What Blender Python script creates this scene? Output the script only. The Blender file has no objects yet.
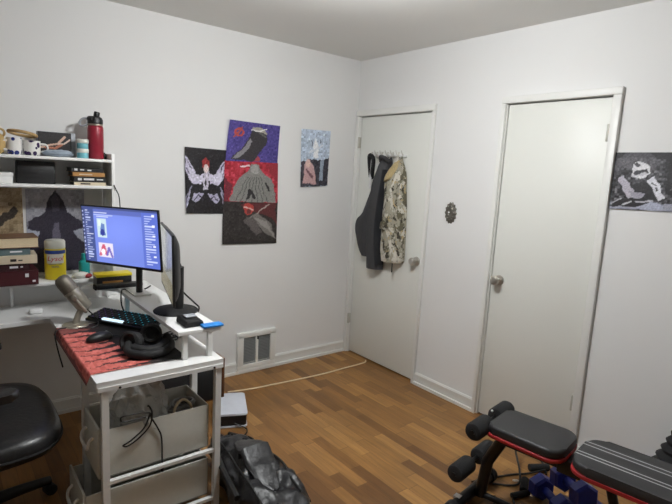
import bpy, bmesh, math, random
import numpy as np
from mathutils import Vector, Matrix, noise

random.seed(7)
COL = bpy.context.scene.collection
MATW = {}                      # object -> world matrix (all parts carry their root's frame)

# ------------------------------------------------------------------ helpers
class MB:
    def __init__(s): s.bm = bmesh.new(); s.M = Matrix()
    def box(s, c, d, rot=None, bev=0.0, seg=2):
        g = bmesh.ops.create_cube(s.bm, size=1.0)['verts']
        M = Matrix.Translation(c) @ (rot.to_4x4() if rot else Matrix()) @ Matrix.Diagonal((d[0], d[1], d[2], 1))
        bmesh.ops.transform(s.bm, matrix=M, verts=g)
        if bev > 0:
            es = list({e for v in g for e in v.link_edges})
            bmesh.ops.bevel(s.bm, geom=es, offset=min(bev, min(d) * .49), segments=seg, affect='EDGES', profile=.5)
        return s
    def bx(s, x0, x1, y0, y1, z0, z1, bev=0.0, seg=2):
        return s.box(((x0+x1)/2, (y0+y1)/2, (z0+z1)/2), (abs(x1-x0), abs(y1-y0), abs(z1-z0)), None, bev, seg)
    def loft(s, rings, caps=True, closed=False):
        bm = s.bm; R = [[bm.verts.new(p) for p in r] for r in rings]; n = len(R[0])
        m = len(R)
        for i in range(m if closed else m-1):
            a, b = R[i], R[(i+1) % m]
            for j in range(n):
                k = (j+1) % n
                bm.faces.new((a[j], a[k], b[k], b[j]))
        if caps and not closed:
            bm.faces.new(R[0][::-1]); bm.faces.new(R[-1])
        return s
    def cyl(s, a, b, r, r2=None, n=20, caps=True):
        a = Vector(a); b = Vector(b); r2 = r if r2 is None else r2
        d = (b-a).normalized(); u = d.orthogonal().normalized(); v = d.cross(u)
        rg = lambda p, q: [p + (u*math.cos(t)+v*math.sin(t))*q for t in [2*math.pi*k/n for k in range(n)]]
        return s.loft([rg(a, r), rg(b, r2)], caps)
    def rod(s, a, b, r, rb=.006, n=24):
        """cylinder with rounded rims"""
        a = Vector(a); b = Vector(b); d = (b-a).normalized(); L = (b-a).length
        u = d.orthogonal().normalized(); v = d.cross(u); rings = []
        prof = [(0, r-rb), (rb*.3, r-rb*.3), (rb, r), (L-rb, r), (L-rb*.3, r-rb*.3), (L, r-rb)]
        for t, q in prof:
            rings.append([a + d*t + (u*math.cos(w)+v*math.sin(w))*q for w in [2*math.pi*k/n for k in range(n)]])
        return s.loft(rings)
    def tube(s, pts, r, n=8, closed=False, smooth=4):
        P = [Vector(p) for p in pts]
        if smooth and len(P) > 2: P = spline(P, smooth, closed)
        rings = []; m = len(P); prev = None
        for i, p in enumerate(P):
            if closed: t = P[(i+1) % m] - P[i-1]
            else: t = P[min(i+1, m-1)] - P[max(i-1, 0)]
            if t.length < 1e-9: t = Vector((0, 0, 1))
            t.normalize()
            u = t.orthogonal().normalized() if prev is None else (prev - t*prev.dot(t))
            if u.length < 1e-6: u = t.orthogonal()
            u.normalize(); prev = u; v = t.cross(u)
            rr = r(i/(m-1)) if callable(r) else r
            rings.append([p + (u*math.cos(a)+v*math.sin(a))*rr for a in [2*math.pi*k/n for k in range(n)]])
        return s.loft(rings, True, closed)
    def lathe(s, prof, c=(0, 0, 0), n=28, axis=None):
        """prof: list of (r, h); around +z at c, or around axis"""
        c = Vector(c); d = Vector(axis or (0, 0, 1)).normalized()
        u = d.orthogonal().normalized(); v = d.cross(u)
        return s.loft([[c + d*h + (u*math.cos(t)+v*math.sin(t))*max(r, 1e-4) for t in [2*math.pi*k/n for k in range(n)]] for r, h in prof])
    def ell(s, c, r, n=16, rot=None):
        g = bmesh.ops.create_uvsphere(s.bm, u_segments=n, v_segments=max(6, n//2), radius=1)['verts']
        M = Matrix.Translation(c) @ (rot.to_4x4() if rot else Matrix()) @ Matrix.Diagonal((r[0], r[1], r[2], 1))
        bmesh.ops.transform(s.bm, matrix=M, verts=g); return s
    def torus(s, c, R, r, axis=(0, 0, 1), n=28, k=8, sx=1, sy=1):
        d = Vector(axis).normalized(); u = d.orthogonal().normalized(); v = d.cross(u)
        P = [Vector(c) + u*math.cos(t)*R*sx + v*math.sin(t)*R*sy for t in [2*math.pi*i/n for i in range(n)]]
        return s.tube(P, r, k, True, 0)
    def prism(s, outline, z0, z1, bev=0.0, seg=3):
        bm = s.bm; a = [bm.verts.new((x, y, z0)) for x, y in outline]; b = [bm.verts.new((x, y, z1)) for x, y in outline]
        n = len(a); fs = [bm.faces.new(a[::-1]), bm.faces.new(b)]
        for i in range(n): fs.append(bm.faces.new((a[i], a[(i+1) % n], b[(i+1) % n], b[i])))
        if bev > 0:
            es = list(set(fs[0].edges) | set(fs[1].edges))
            bmesh.ops.bevel(bm, geom=es, offset=bev, segments=seg, affect='EDGES', profile=.5)
        return s
    def sheet(s, fn, nu, nv):
        bm = s.bm; V = [[bm.verts.new(fn(i/nu, j/nv)) for i in range(nu+1)] for j in range(nv+1)]
        for j in range(nv):
            for i in range(nu):
                bm.faces.new((V[j][i], V[j][i+1], V[j+1][i+1], V[j+1][i]))
        return s
    def xf(s, M): bmesh.ops.transform(s.bm, matrix=M, verts=s.bm.verts[:]); return s
    def warp(s, fn):
        for v in s.bm.verts: v.co = fn(v.co)
        return s

def spline(P, k, closed=False):
    out = []; n = len(P); rng = n if closed else n-1
    for i in range(rng):
        g = (lambda j: P[j % n]) if closed else (lambda j: P[max(0, min(n-1, j))])
        a, b, c, d = g(i-1), g(i), g(i+1), g(i+2)
        for q in range(k):
            t = q/k
            out.append(.5*((2*b)+(c-a)*t+(2*a-5*b+4*c-d)*t*t+(3*b-a-3*c+d)*t**3))
    if not closed: out.append(P[-1].copy())
    return out

def obj(name, mb, mat, parent=None, local=False, smooth=True, ang=38):
    """one mesh object; mesh given in world space unless local (frame of parent)"""
    bm = mb.bm
    bmesh.ops.recalc_face_normals(bm, faces=bm.faces[:])
    W = MATW.get(parent, Matrix())
    if parent is not None and not local:
        bmesh.ops.transform(bm, matrix=W.inverted(), verts=bm.verts[:])
    me = bpy.data.meshes.new(name); bm.to_mesh(me); bm.free()
    if smooth:
        me.polygons.foreach_set('use_smooth', [True]*len(me.polygons))
        me.set_sharp_from_angle(angle=math.radians(ang))
    if mat: me.materials.append(mat)
    o = bpy.data.objects.new(name, me); COL.objects.link(o)
    if parent is not None: o.parent = parent
    MATW[o] = W
    return o

def tag(o, label, cat, group=None):
    o['label'] = label; o['category'] = cat
    if group: o['group'] = group
    return o

def thing(name, label, cat, loc=(0, 0, 0), rz=0, group=None):
    o = bpy.data.objects.new(name, None); COL.objects.link(o)
    o.empty_display_size = .05
    o.location = loc; o.rotation_euler = (0, 0, rz)
    MATW[o] = Matrix.Translation(loc) @ Matrix.Rotation(rz, 4, 'Z')
    return tag(o, label, cat, group)

def solo(name, mb, mat, label, cat, group=None, **k):
    """a thing that is one mesh: origin moved to its base"""
    vs = [v.co for v in mb.bm.verts]
    c = Vector((sum(v.x for v in vs)/len(vs), sum(v.y for v in vs)/len(vs), min(v.z for v in vs)))
    mb.xf(Matrix.Translation(-c)); o = obj(name, mb, mat, **k); o.location = c
    MATW[o] = Matrix.Translation(c)
    return tag(o, label, cat, group)

def struct(name, mb, mat, parent=None, **k):
    o = obj(name, mb, mat, parent, **k)
    if parent is None: o['kind'] = 'structure'
    return o

def lab(o, label): o['label'] = label; return o

# ------------------------------------------------------------------ materials
def lin(c):
    c = [x/255 for x in c]
    return [x/12.92 if x <= .04045 else ((x+.055)/1.055)**2.4 for x in c]

def mat(name, rgb, rough=.5, metal=0, var=.06, scale=30, bump=0, bscale=200, emit=None, estr=0, spec=.5, trans=0, alpha=1, coat=0):
    m = bpy.data.materials.new(name); m.use_nodes = True
    nt = m.node_tree; N = nt.nodes; L = nt.links; b = N['Principled BSDF']
    c = lin(rgb)
    tc = N.new('ShaderNodeTexCoord'); nz = N.new('ShaderNodeTexNoise'); nz.inputs['Scale'].default_value = scale; nz.inputs['Detail'].default_value = 4
    L.new(tc.outputs['Object'], nz.inputs['Vector'])
    mx = N.new('ShaderNodeMix'); mx.data_type = 'RGBA'
    mx.inputs[6].default_value = [max(0, x*(1-var)) for x in c]+[1]
    mx.inputs[7].default_value = [min(1, x*(1+var)) for x in c]+[1]
    L.new(nz.outputs['Fac'], mx.inputs[0]); L.new(mx.outputs[2], b.inputs['Base Color'])
    b.inputs['Roughness'].default_value = rough; b.inputs['Metallic'].default_value = metal
    b.inputs['Specular IOR Level'].default_value = spec
    b.inputs['Transmission Weight'].default_value = trans; b.inputs['Alpha'].default_value = alpha
    b.inputs['Coat Weight'].default_value = coat
    if bump:
        n2 = N.new('ShaderNodeTexNoise'); n2.inputs['Scale'].default_value = bscale; n2.inputs['Detail'].default_value = 3
        L.new(tc.outputs['Object'], n2.inputs['Vector'])
        bp = N.new('ShaderNodeBump'); bp.inputs['Strength'].default_value = bump; bp.inputs['Distance'].default_value = .004
        L.new(n2.outputs['Fac'], bp.inputs['Height']); L.new(bp.outputs['Normal'], b.inputs['Normal'])
    if emit:
        b.inputs['Emission Color'].default_value = lin(emit)+[1]; b.inputs['Emission Strength'].default_value = estr
    return m

def vc_mat(name, rough=.45, emit=0):
    m = bpy.data.materials.new(name); m.use_nodes = True
    nt = m.node_tree; b = nt.nodes['Principled BSDF']; a = nt.nodes.new('ShaderNodeVertexColor'); a.layer_name = 'Col'
    b.inputs['Roughness'].default_value = rough
    if emit:
        b.inputs['Base Color'].default_value = (.01, .01, .012, 1)
        nt.links.new(a.outputs['Color'], b.inputs['Emission Color']); b.inputs['Emission Strength'].default_value = emit
    else: nt.links.new(a.outputs['Color'], b.inputs['Base Color'])
    return m

class Canvas:
    """a little painter for printed paper and screens: u right, v up, both 0..1"""
    def __init__(s, nx, ny, bg, jit=.0):
        s.nx, s.ny = nx, ny
        s.u, s.v = np.meshgrid(np.linspace(0, 1, nx), np.linspace(0, 1, ny))
        if jit:
            u, v = s.u.copy(), s.v.copy()
            s.u = u+jit*(np.sin(13*v+5*u)+.7*np.sin(29*v-17*u+1)+.5*np.sin(61*v+37*u)); s.v = v+jit*(np.sin(11*u-7*v+2)+.7*np.sin(31*u+19*v)+.5*np.sin(57*u-43*v))
        s.a = np.zeros((ny, nx, 3)); s.a[:] = bg
        s.rng = np.random.default_rng(nx*7+ny)
    def put(s, m, c, k=1.0): s.a[m] = s.a[m]*(1-k)+np.array(c)*k
    def rect(s, u0, v0, u1, v1, c, k=1.0): s.put((s.u >= u0) & (s.u <= u1) & (s.v >= v0) & (s.v <= v1), c, k)
    def ell(s, cu, cv, ru, rv, c, k=1.0, rot=0):
        du, dv = s.u-cu, s.v-cv; C, S = math.cos(rot), math.sin(rot)
        s.put(((du*C+dv*S)/ru)**2+((-du*S+dv*C)/rv)**2 <= 1, c, k)
    def poly(s, pts, c, k=1.0):
        m = np.zeros(s.u.shape, bool); n = len(pts)
        for i in range(n):
            (x0, y0), (x1, y1) = pts[i], pts[(i+1) % n]
            if y0 == y1: continue
            cr = ((s.v < y0) != (s.v < y1)) & (s.u < (x1-x0)*(s.v-y0)/(y1-y0)+x0)
            m ^= cr
        s.put(m, c, k)
    def line(s, pts, w, c, k=1.0):
        for (x0, y0), (x1, y1) in zip(pts, pts[1:]):
            dx, dy = x1-x0, y1-y0; t = np.clip(((s.u-x0)*dx+(s.v-y0)*dy)/(dx*dx+dy*dy+1e-9), 0, 1)
            s.put(np.hypot(s.u-x0-t*dx, s.v-y0-t*dy) <= w, c, k)
    def grain(s, amp, block=1):
        n = s.rng.normal(0, amp, ((s.ny+block-1)//block, (s.nx+block-1)//block, 1))
        n = np.repeat(np.repeat(n, block, 0), block, 1)[:s.ny, :s.nx]; s.a = np.clip(s.a+n, 0, 255)
    def shade(s, fn): s.a = np.clip(s.a*fn(s.u, s.v)[..., None], 0, 255)

def painted(name, cv, fn, mat_, parent=None):
    """sheet through fn(u, v) -> world point, coloured by the canvas"""
    nx, ny = cv.nx, cv.ny; W = MATW.get(parent, Matrix()).inverted()
    vs = [W @ Vector(fn(i/(nx-1), j/(ny-1))) for j in range(ny) for i in range(nx)]
    fs = [(j*nx+i, j*nx+i+1, (j+1)*nx+i+1, (j+1)*nx+i) for j in range(ny-1) for i in range(nx-1)]
    me = bpy.data.meshes.new(name); me.from_pydata(vs, [], fs)
    at = me.color_attributes.new('Col', 'FLOAT_COLOR', 'POINT')
    x = np.clip(cv.a, 0, 255).reshape(-1, 3)/255
    l = np.where(x <= .04045, x/12.92, ((x+.055)/1.055)**2.4)
    at.data.foreach_set('color', np.concatenate([l, np.ones((len(l), 1))], 1).astype(np.float32).ravel())
    me.polygons.foreach_set('use_smooth', [True]*len(me.polygons))
    me.materials.append(mat_)
    o = bpy.data.objects.new(name, me); COL.objects.link(o); o.parent = parent
    MATW[o] = MATW.get(parent, Matrix())
    return o

def text_into(mb, body, size, fn, depth=.0006, shear=0):
    """lettering from the built-in font, laid on a surface by fn(x, y, h)"""
    cu = bpy.data.curves.new('lettering', 'FONT'); cu.body = body; cu.size = size; cu.extrude = depth/2; cu.shear = shear
    cu.align_x = 'CENTER'; cu.align_y = 'CENTER'; cu.resolution_u = 3
    t = bpy.data.objects.new('lettering', cu); COL.objects.link(t)
    dg = bpy.context.evaluated_depsgraph_get(); me = bpy.data.meshes.new_from_object(t.evaluated_get(dg))
    vs = [mb.bm.verts.new(fn(v.co.x, v.co.y, v.co.z)) for v in me.vertices]
    for p in me.polygons:
        try: mb.bm.faces.new([vs[i] for i in p.vertices])
        except ValueError: pass
    bpy.data.objects.remove(t); bpy.data.curves.remove(cu); bpy.data.meshes.remove(me)

def node_mat(name): 
    m = bpy.data.materials.new(name); m.use_nodes = True
    return m, m.node_tree.nodes, m.node_tree.links, m.node_tree.nodes['Principled BSDF']

def floor_material():
    m, N, L, b = node_mat('oak_parquet')
    g = N.new('ShaderNodeNewGeometry'); s = N.new('ShaderNodeSeparateXYZ'); L.new(g.outputs['Position'], s.inputs[0])
    def mth(op, a, c=None):
        n = N.new('ShaderNodeMath'); n.operation = op
        for i, v in enumerate((a, c)):
            if v is None: continue
            if isinstance(v, (int, float)): n.inputs[i].default_value = v
            else: L.new(v, n.inputs[i])
        return n.outputs[0]
    xs = mth('DIVIDE', s.outputs['X'], .068); row = mth('FLOOR', xs); fx = mth('FRACT', xs)
    w1 = N.new('ShaderNodeTexWhiteNoise'); w1.noise_dimensions = '1D'; L.new(row, w1.inputs['W'])
    ys = mth('ADD', mth('DIVIDE', s.outputs['Y'], mth('ADD', mth('MULTIPLY', w1.outputs['Value'], .14), .36)), mth('MULTIPLY', w1.outputs['Value'], 17.3))
    idx = mth('FLOOR', ys); fy = mth('FRACT', ys)
    cb = N.new('ShaderNodeCombineXYZ'); L.new(row, cb.inputs[0]); L.new(idx, cb.inputs[1])
    w2 = N.new('ShaderNodeTexWhiteNoise'); w2.noise_dimensions = '2D'; L.new(cb.outputs[0], w2.inputs['Vector'])
    ramp = N.new('ShaderNodeValToRGB'); e = ramp.color_ramp.elements
    cols = [(0, (104, 70, 36)), (.2, (127, 89, 47)), (.5, (140, 100, 54)), (.8, (150, 109, 60)), (1, (168, 125, 71))]
    e[0].position = 0; e[0].color = lin(cols[0][1])+[1]; e[1].position = 1; e[1].color = lin(cols[-1][1])+[1]
    for p, c in cols[1:-1]: q = e.new(p); q.color = lin(c)+[1]
    L.new(w2.outputs['Value'], ramp.inputs[0])
    # grain along the boards
    mp = N.new('ShaderNodeMapping'); mp.inputs['Scale'].default_value = (60, 5, 1); L.new(g.outputs['Position'], mp.inputs[0])
    ad = N.new('ShaderNodeVectorMath'); ad.operation = 'ADD'; L.new(mp.outputs[0], ad.inputs[0]); L.new(w2.outputs['Color'], ad.inputs[1])
    nz = N.new('ShaderNodeTexNoise'); nz.inputs['Scale'].default_value = 1.0; nz.inputs['Detail'].default_value = 5; L.new(ad.outputs[0], nz.inputs['Vector'])
    mx = N.new('ShaderNodeMix'); mx.data_type = 'RGBA'; mx.blend_type = 'MULTIPLY'; mx.inputs[0].default_value = 1
    gr = N.new('ShaderNodeMapRange'); gr.inputs['From Min'].default_value = .3; gr.inputs['From Max'].default_value = .7; gr.inputs['To Min'].default_value = .78; gr.inputs['To Max'].default_value = 1.12
    L.new(nz.outputs['Fac'], gr.inputs['Value']); L.new(ramp.outputs[0], mx.inputs[6]); L.new(gr.outputs[0], mx.inputs[7])
    # worn, darker patches
    n3 = N.new('ShaderNodeTexNoise'); n3.inputs['Scale'].default_value = 2.2; n3.inputs['Detail'].default_value = 3; L.new(g.outputs['Position'], n3.inputs['Vector'])
    g3 = N.new('ShaderNodeMapRange'); g3.inputs['From Min'].default_value = .35; g3.inputs['From Max'].default_value = .65; g3.inputs['To Min'].default_value = .86; g3.inputs['To Max'].default_value = 1.08
    L.new(n3.outputs['Fac'], g3.inputs['Value'])
    mz = N.new('ShaderNodeMix'); mz.data_type = 'RGBA'; mz.blend_type = 'MULTIPLY'; mz.inputs[0].default_value = 1
    L.new(mx.outputs[2], mz.inputs[6]); L.new(g3.outputs[0], mz.inputs[7])
    # seams
    sx = mth('LESS_THAN', fx, .022); sy = mth('LESS_THAN', fy, .006); sm = mth('MAXIMUM', sx, sy)
    m2 = N.new('ShaderNodeMix'); m2.data_type = 'RGBA'; L.new(mth('MULTIPLY', sm, .6), m2.inputs[0]); L.new(mz.outputs[2], m2.inputs[6]); m2.inputs[7].default_value = lin((58, 36, 20))+[1]
    L.new(m2.outputs[2], b.inputs['Base Color'])
    rr = N.new('ShaderNodeMapRange'); rr.inputs['To Min'].default_value = .34; rr.inputs['To Max'].default_value = .5; L.new(nz.outputs['Fac'], rr.inputs['Value']); L.new(rr.outputs[0], b.inputs['Roughness'])
    b.inputs['Specular IOR Level'].default_value = .4
    return m

def camo_material():
    m, N, L, b = node_mat('camouflage_cloth')
    tc = N.new('ShaderNodeTexCoord'); cur = None
    for k, (sc_, th_, c) in enumerate(((9, .0, (158, 154, 138)), (13, .50, (96, 92, 74)), (17, .53, (204, 200, 188)), (21, .57, (60, 56, 46)), (30, .60, (176, 158, 120)))):
        if cur is None:
            r = N.new('ShaderNodeRGB'); r.outputs[0].default_value = lin(c)+[1]; cur = r.outputs[0]; continue
        mp = N.new('ShaderNodeMapping'); mp.inputs['Location'].default_value = (k*3.7, k*1.9, k*5.3); mp.inputs['Scale'].default_value = (1, 1, .75); L.new(tc.outputs['Object'], mp.inputs[0])
        nz = N.new('ShaderNodeTexNoise'); nz.inputs['Scale'].default_value = sc_; nz.inputs['Detail'].default_value = 4; nz.inputs['Roughness'].default_value = .62; L.new(mp.outputs[0], nz.inputs['Vector'])
        mr = N.new('ShaderNodeMapRange'); mr.inputs['From Min'].default_value = th_; mr.inputs['From Max'].default_value = th_+.03; L.new(nz.outputs['Fac'], mr.inputs['Value'])
        mx = N.new('ShaderNodeMix'); mx.data_type = 'RGBA'; L.new(mr.outputs[0], mx.inputs[0]); L.new(cur, mx.inputs[6]); mx.inputs[7].default_value = lin(c)+[1]; cur = mx.outputs[2]
    L.new(cur, b.inputs['Base Color']); b.inputs['Roughness'].default_value = .9
    return m

def floral_material(name, dark):
    m, N, L, b = node_mat(name)
    tc = N.new('ShaderNodeTexCoord'); v = N.new('ShaderNodeTexVoronoi'); v.inputs['Scale'].default_value = 34
    L.new(tc.outputs['Object'], v.inputs['Vector'])
    r = N.new('ShaderNodeValToRGB'); r.color_ramp.interpolation = 'CONSTANT'; e = r.color_ramp.elements
    e[0].position = 0; e[0].color = lin((30, 26, 34))+[1]; e[1].position = .16; e[1].color = lin(dark)+[1]
    q = e.new(.42); q.color = lin((226, 224, 220))+[1]
    L.new(v.outputs['Distance'], r.inputs[0]); L.new(r.outputs[0], b.inputs['Base Color']); b.inputs['Roughness'].default_value = .2
    return m

def stripe_pad_material():
    """black vinyl with thin pale stripes running along the pad (local x), spaced across it (local y)"""
    m, N, L, b = node_mat('striped_vinyl')
    tc = N.new('ShaderNodeTexCoord'); s = N.new('ShaderNodeSeparateXYZ'); L.new(tc.outputs['Object'], s.inputs[0])
    acc = None
    for y in (.075, .045, -.035, -.06):
        d = N.new('ShaderNodeMath'); d.operation = 'SUBTRACT'; L.new(s.outputs['Y'], d.inputs[0]); d.inputs[1].default_value = y
        a = N.new('ShaderNodeMath'); a.operation = 'ABSOLUTE'; L.new(d.outputs[0], a.inputs[0])
        c = N.new('ShaderNodeMath'); c.operation = 'LESS_THAN'; L.new(a.outputs[0], c.inputs[0]); c.inputs[1].default_value = .0032
        if acc is None: acc = c.outputs[0]
        else:
            q = N.new('ShaderNodeMath'); q.operation = 'MAXIMUM'; L.new(acc, q.inputs[0]); L.new(c.outputs[0], q.inputs[1]); acc = q.outputs[0]
    mx = N.new('ShaderNodeMix'); mx.data_type = 'RGBA'; L.new(acc, mx.inputs[0]); mx.inputs[6].default_value = lin((40, 40, 42))+[1]; mx.inputs[7].default_value = lin((176, 178, 180))+[1]
    L.new(mx.outputs[2], b.inputs['Base Color']); b.inputs['Roughness'].default_value = .5
    nz = N.new('ShaderNodeTexNoise'); nz.inputs['Scale'].default_value = 260; L.new(tc.outputs['Object'], nz.inputs['Vector'])
    bp = N.new('ShaderNodeBump'); bp.inputs['Strength'].default_value = .25; bp.inputs['Distance'].default_value = .002; L.new(nz.outputs['Fac'], bp.inputs['Height']); L.new(bp.outputs[0], b.inputs['Normal'])
    return m

M_ = dict(
    wallfar=mat('darkened_unseen_wall', (150, 146, 140), .8, var=.03, scale=3),  # unseen walls, colour darkened to cut the light they bounce back
    hingem=mat('painted_hinge', (186, 184, 174), .4, .2),
    wall=mat('white_wall_paint', (226, 226, 225), .75, var=.015, scale=3, bump=.08, bscale=90),
    ceil=mat('ceiling_paint', (232, 232, 229), .9, var=.015, scale=3),
    trim=mat('white_gloss_trim', (226, 226, 222), .4, var=.02, scale=6),
    door=mat('cream_door_paint', (224, 225, 219), .42, var=.015, scale=2),
    dark=mat('dark_void', (20, 19, 18), .9),
    chrome=mat('satin_nickel', (206, 202, 194), .28, .9),
    pewter=mat('aged_pewter', (112, 108, 100), .45, .6, var=.35, scale=80),
    white=mat('white_laminate', (232, 232, 230), .35, var=.015, scale=4),
    wmetal=mat('white_powder_coat', (226, 226, 224), .4, var=.015),
    grill=mat('grey_mesh', (140, 142, 142), .7, .3, var=.15, scale=300),
    fabric=mat('grey_white_fabric', (206, 206, 198), .9, var=.05, scale=60, bump=.25, bscale=500),
    fabin=mat('grey_fabric_inside', (140, 139, 132), .95, var=.08, scale=60),
    black=mat('black_plastic', (22, 22, 24), .42, var=.1),
    blackm=mat('matte_black', (16, 16, 17), .75, var=.15),
    foam=mat('black_foam', (20, 20, 22), .85, var=.2, scale=300, bump=.3, bscale=400),
    vinyl=mat('black_vinyl', (36, 36, 38), .45, var=.08, scale=200, bump=.2, bscale=300),
    leather=mat('black_leather', (17, 17, 19), .38, var=.15, scale=40, bump=.3, bscale=60),
    steel=mat('black_steel', (22, 22, 24), .35, .4),
    red=mat('red_trim', (146, 26, 30), .5), 
    bag=mat('black_nylon', (22, 22, 25), .42, var=.4, scale=25, bump=.7, bscale=40),
    bagd=mat('black_webbing', (15, 15, 16), .7, var=.2),
    cable=mat('black_cable', (14, 14, 15), .5),
    wcable=mat('cream_cable', (224, 205, 172), .5),
    gcable=mat('grey_cable', (150, 150, 150), .5),
    silver=mat('champagne_metal', (176, 170, 156), .38, .75),
    silverd=mat('mesh_metal', (120, 114, 102), .55, .6, var=.5, scale=500),
    bluepad=mat('blue_rubber', (38, 132, 214), .5),
    blue=mat('blue_vinyl', (36, 48, 138), .42, var=.12),
    teal=mat('teal_plastic', (34, 150, 150), .35),
    yellow=mat('yellow_label', (226, 205, 40), .4), 
    lidw=mat('white_lid', (216, 216, 208), .4),
    navy=mat('navy_label', (34, 62, 140), .4),
    redb=mat('burgundy_coat', (140, 30, 48), .35, .1),
    jart=mat('pale_teal_jar', (112, 178, 190), .35),
    straw=mat('woven_straw', (176, 146, 98), .75, var=.3, scale=120, bump=.4, bscale=200),
    tan=mat('tan_paper', (190, 160, 104), .6, var=.25, scale=30),
    greyc=mat('grey_card', (156, 160, 166), .5),
    paleblue=mat('pale_blue_wrap', (150, 162, 176), .35, var=.2, scale=40),
    page=mat('book_pages', (214, 196, 160), .85, var=.15, scale=150),
    maroon=mat('maroon_cover', (66, 22, 28), .45),
    maroon2=mat('dark_maroon_cover', (48, 18, 24), .45),
    brownc=mat('brown_cover', (112, 82, 58), .5),
    slate=mat('slate_cover', (92, 112, 114), .5),
    creamc=mat('cream_cover', (206, 192, 166), .5),
    blackc=mat('black_cover', (26, 26, 28), .4),
    orange=mat('orange_cover', (176, 128, 70), .5),
    ink=mat('white_ink', (220, 220, 220), .5),
    inkd=mat('dark_ink', (40, 34, 34), .5),
    inkr=mat('red_ink', (196, 40, 46), .5),
    wood=mat('brown_veneer', (98, 62, 36), .5, var=.2, scale=20),
    cons=mat('console_white', (206, 210, 220), .35),
    char=mat('charcoal_cotton', (62, 62, 64), .95, var=.1, scale=80, bump=.3, bscale=260),
    chard=mat('charcoal_lining', (40, 41, 45), .95, var=.1, scale=80),
    gold=mat('tan_fur_lining', (176, 158, 116), .9, var=.5, scale=120, bump=.6, bscale=220),
    lampg=mat('lamp_glass', (255, 250, 242), .4, emit=(250, 252, 253), estr=134),
    brass=mat('brushed_nickel', (180, 176, 168), .3, 1),
    camo=camo_material(), floor=floor_material(), pad=stripe_pad_material(),
    mug1=floral_material('blue_flower_glaze', (44, 52, 116)), mug2=floral_material('dark_flower_glaze', (60, 44, 84)),
    paper=vc_mat('printed_paper', .4), cloth=vc_mat('printed_cloth', .85), screen=vc_mat('lit_screen', .3, 1.35), screen2=vc_mat('screen_reflection', .25, .75),
    key=mat('keycap_black', (24, 24, 27), .5), keylit=mat('keycap_backlight', (120, 130, 140), .5, emit=(215, 240, 255), estr=1.2),
    rgb=mat('teal_backlight', (40, 150, 180), .5, emit=(50, 190, 225), estr=1.0), rgbp=mat('violet_backlight', (90, 50, 120), .5, emit=(140, 80, 200), estr=.35),
)
# thin clear plastic bag film
m, N, L, b = node_mat('clear_plastic_film'); M_['film'] = m
b.inputs['Base Color'].default_value = (.8, .82, .8, 1); b.inputs['Roughness'].default_value = .2; b.inputs['Alpha'].default_value = .42; b.inputs['Specular IOR Level'].default_value = .8
nz = N.new('ShaderNodeTexNoise'); nz.inputs['Scale'].default_value = 22; nz.inputs['Detail'].default_value = 6
bp = N.new('ShaderNodeBump'); bp.inputs['Strength'].default_value = .8; bp.inputs['Distance'].default_value = .01; L.new(nz.outputs['Fac'], bp.inputs['Height']); L.new(bp.outputs[0], b.inputs['Normal'])

# ------------------------------------------------------------------ the room
H = 2.492; XL, YF = -3.75, -4.3
struct('floor', MB().bx(XL-.1, .25, YF-.1, .1, -.08, 0), M_['floor'])
struct('ceiling', MB().bx(XL-.1, .25, YF-.1, .1, H, H+.08), M_['ceil'])
struct('wall_back', MB().bx(XL-.1, .25, 0, .1, 0, H), M_['wall'])
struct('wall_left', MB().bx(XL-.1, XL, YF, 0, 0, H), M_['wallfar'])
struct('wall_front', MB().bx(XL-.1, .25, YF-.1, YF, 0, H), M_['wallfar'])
D1 = (-.836, -.040, 2.043); D2 = (-2.073, -1.431, 2.050)
w = MB()
w.bx(0, .1, D1[1], 0, 0, H); w.bx(0, .1, D2[1], D1[0], 0, H); w.bx(0, .1, YF, D2[0], 0, H)
w.bx(0, .1, D1[0], D1[1], D1[2], H); w.bx(0, .1, D2[0], D2[1], D2[2], H)
w.bx(.10, .14, YF, 0, 0, H)
struct('wall_right', w, M_['wall'])

def baseboard(mb, a, b, along):
    """two-step skirting with a shoe moulding"""
    for z0, z1, d in ((0, .022, .024), (.022, .032, .009), (.032, .068, .012), (.068, .085, .016), (.085, .092, .009)):
        if along == 'x': mb.bx(a, b, -d, 0, z0, z1)
        else: mb.bx(-d, 0, a, b, z0, z1)
    return mb
struct('baseboard_back', baseboard(MB(), XL, -.0, 'x'), M_['trim'], smooth=False)
r = MB(); baseboard(r, -1.403, -.862, 'y'); baseboard(r, YF, -2.119, 'y')
struct('baseboard_right', r, M_['trim'], smooth=False)

def door_trim(name, ya, yb, za, yo0, yo1, zo):
    t = MB(); d = -.026
    t.bx(d, 0, yo0, ya, 0, za, .004); t.bx(d, 0, yb, yo1, 0, za, .004); t.bx(d, 0, yo0, yo1, za, zo, .004)
    t.bx(-.004, .05, ya-.001, ya+.006, 0, za); t.bx(-.004, .05, yb-.006, yb+.001, 0, za)
    return struct(name, t, M_['trim'])
door_trim('trim_1', D1[0], D1[1], D1[2], -.862, -.004, 2.09)
door_trim('trim_2', D2[0], D2[1], D2[2], -2.117, -1.403, 2.09)

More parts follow.
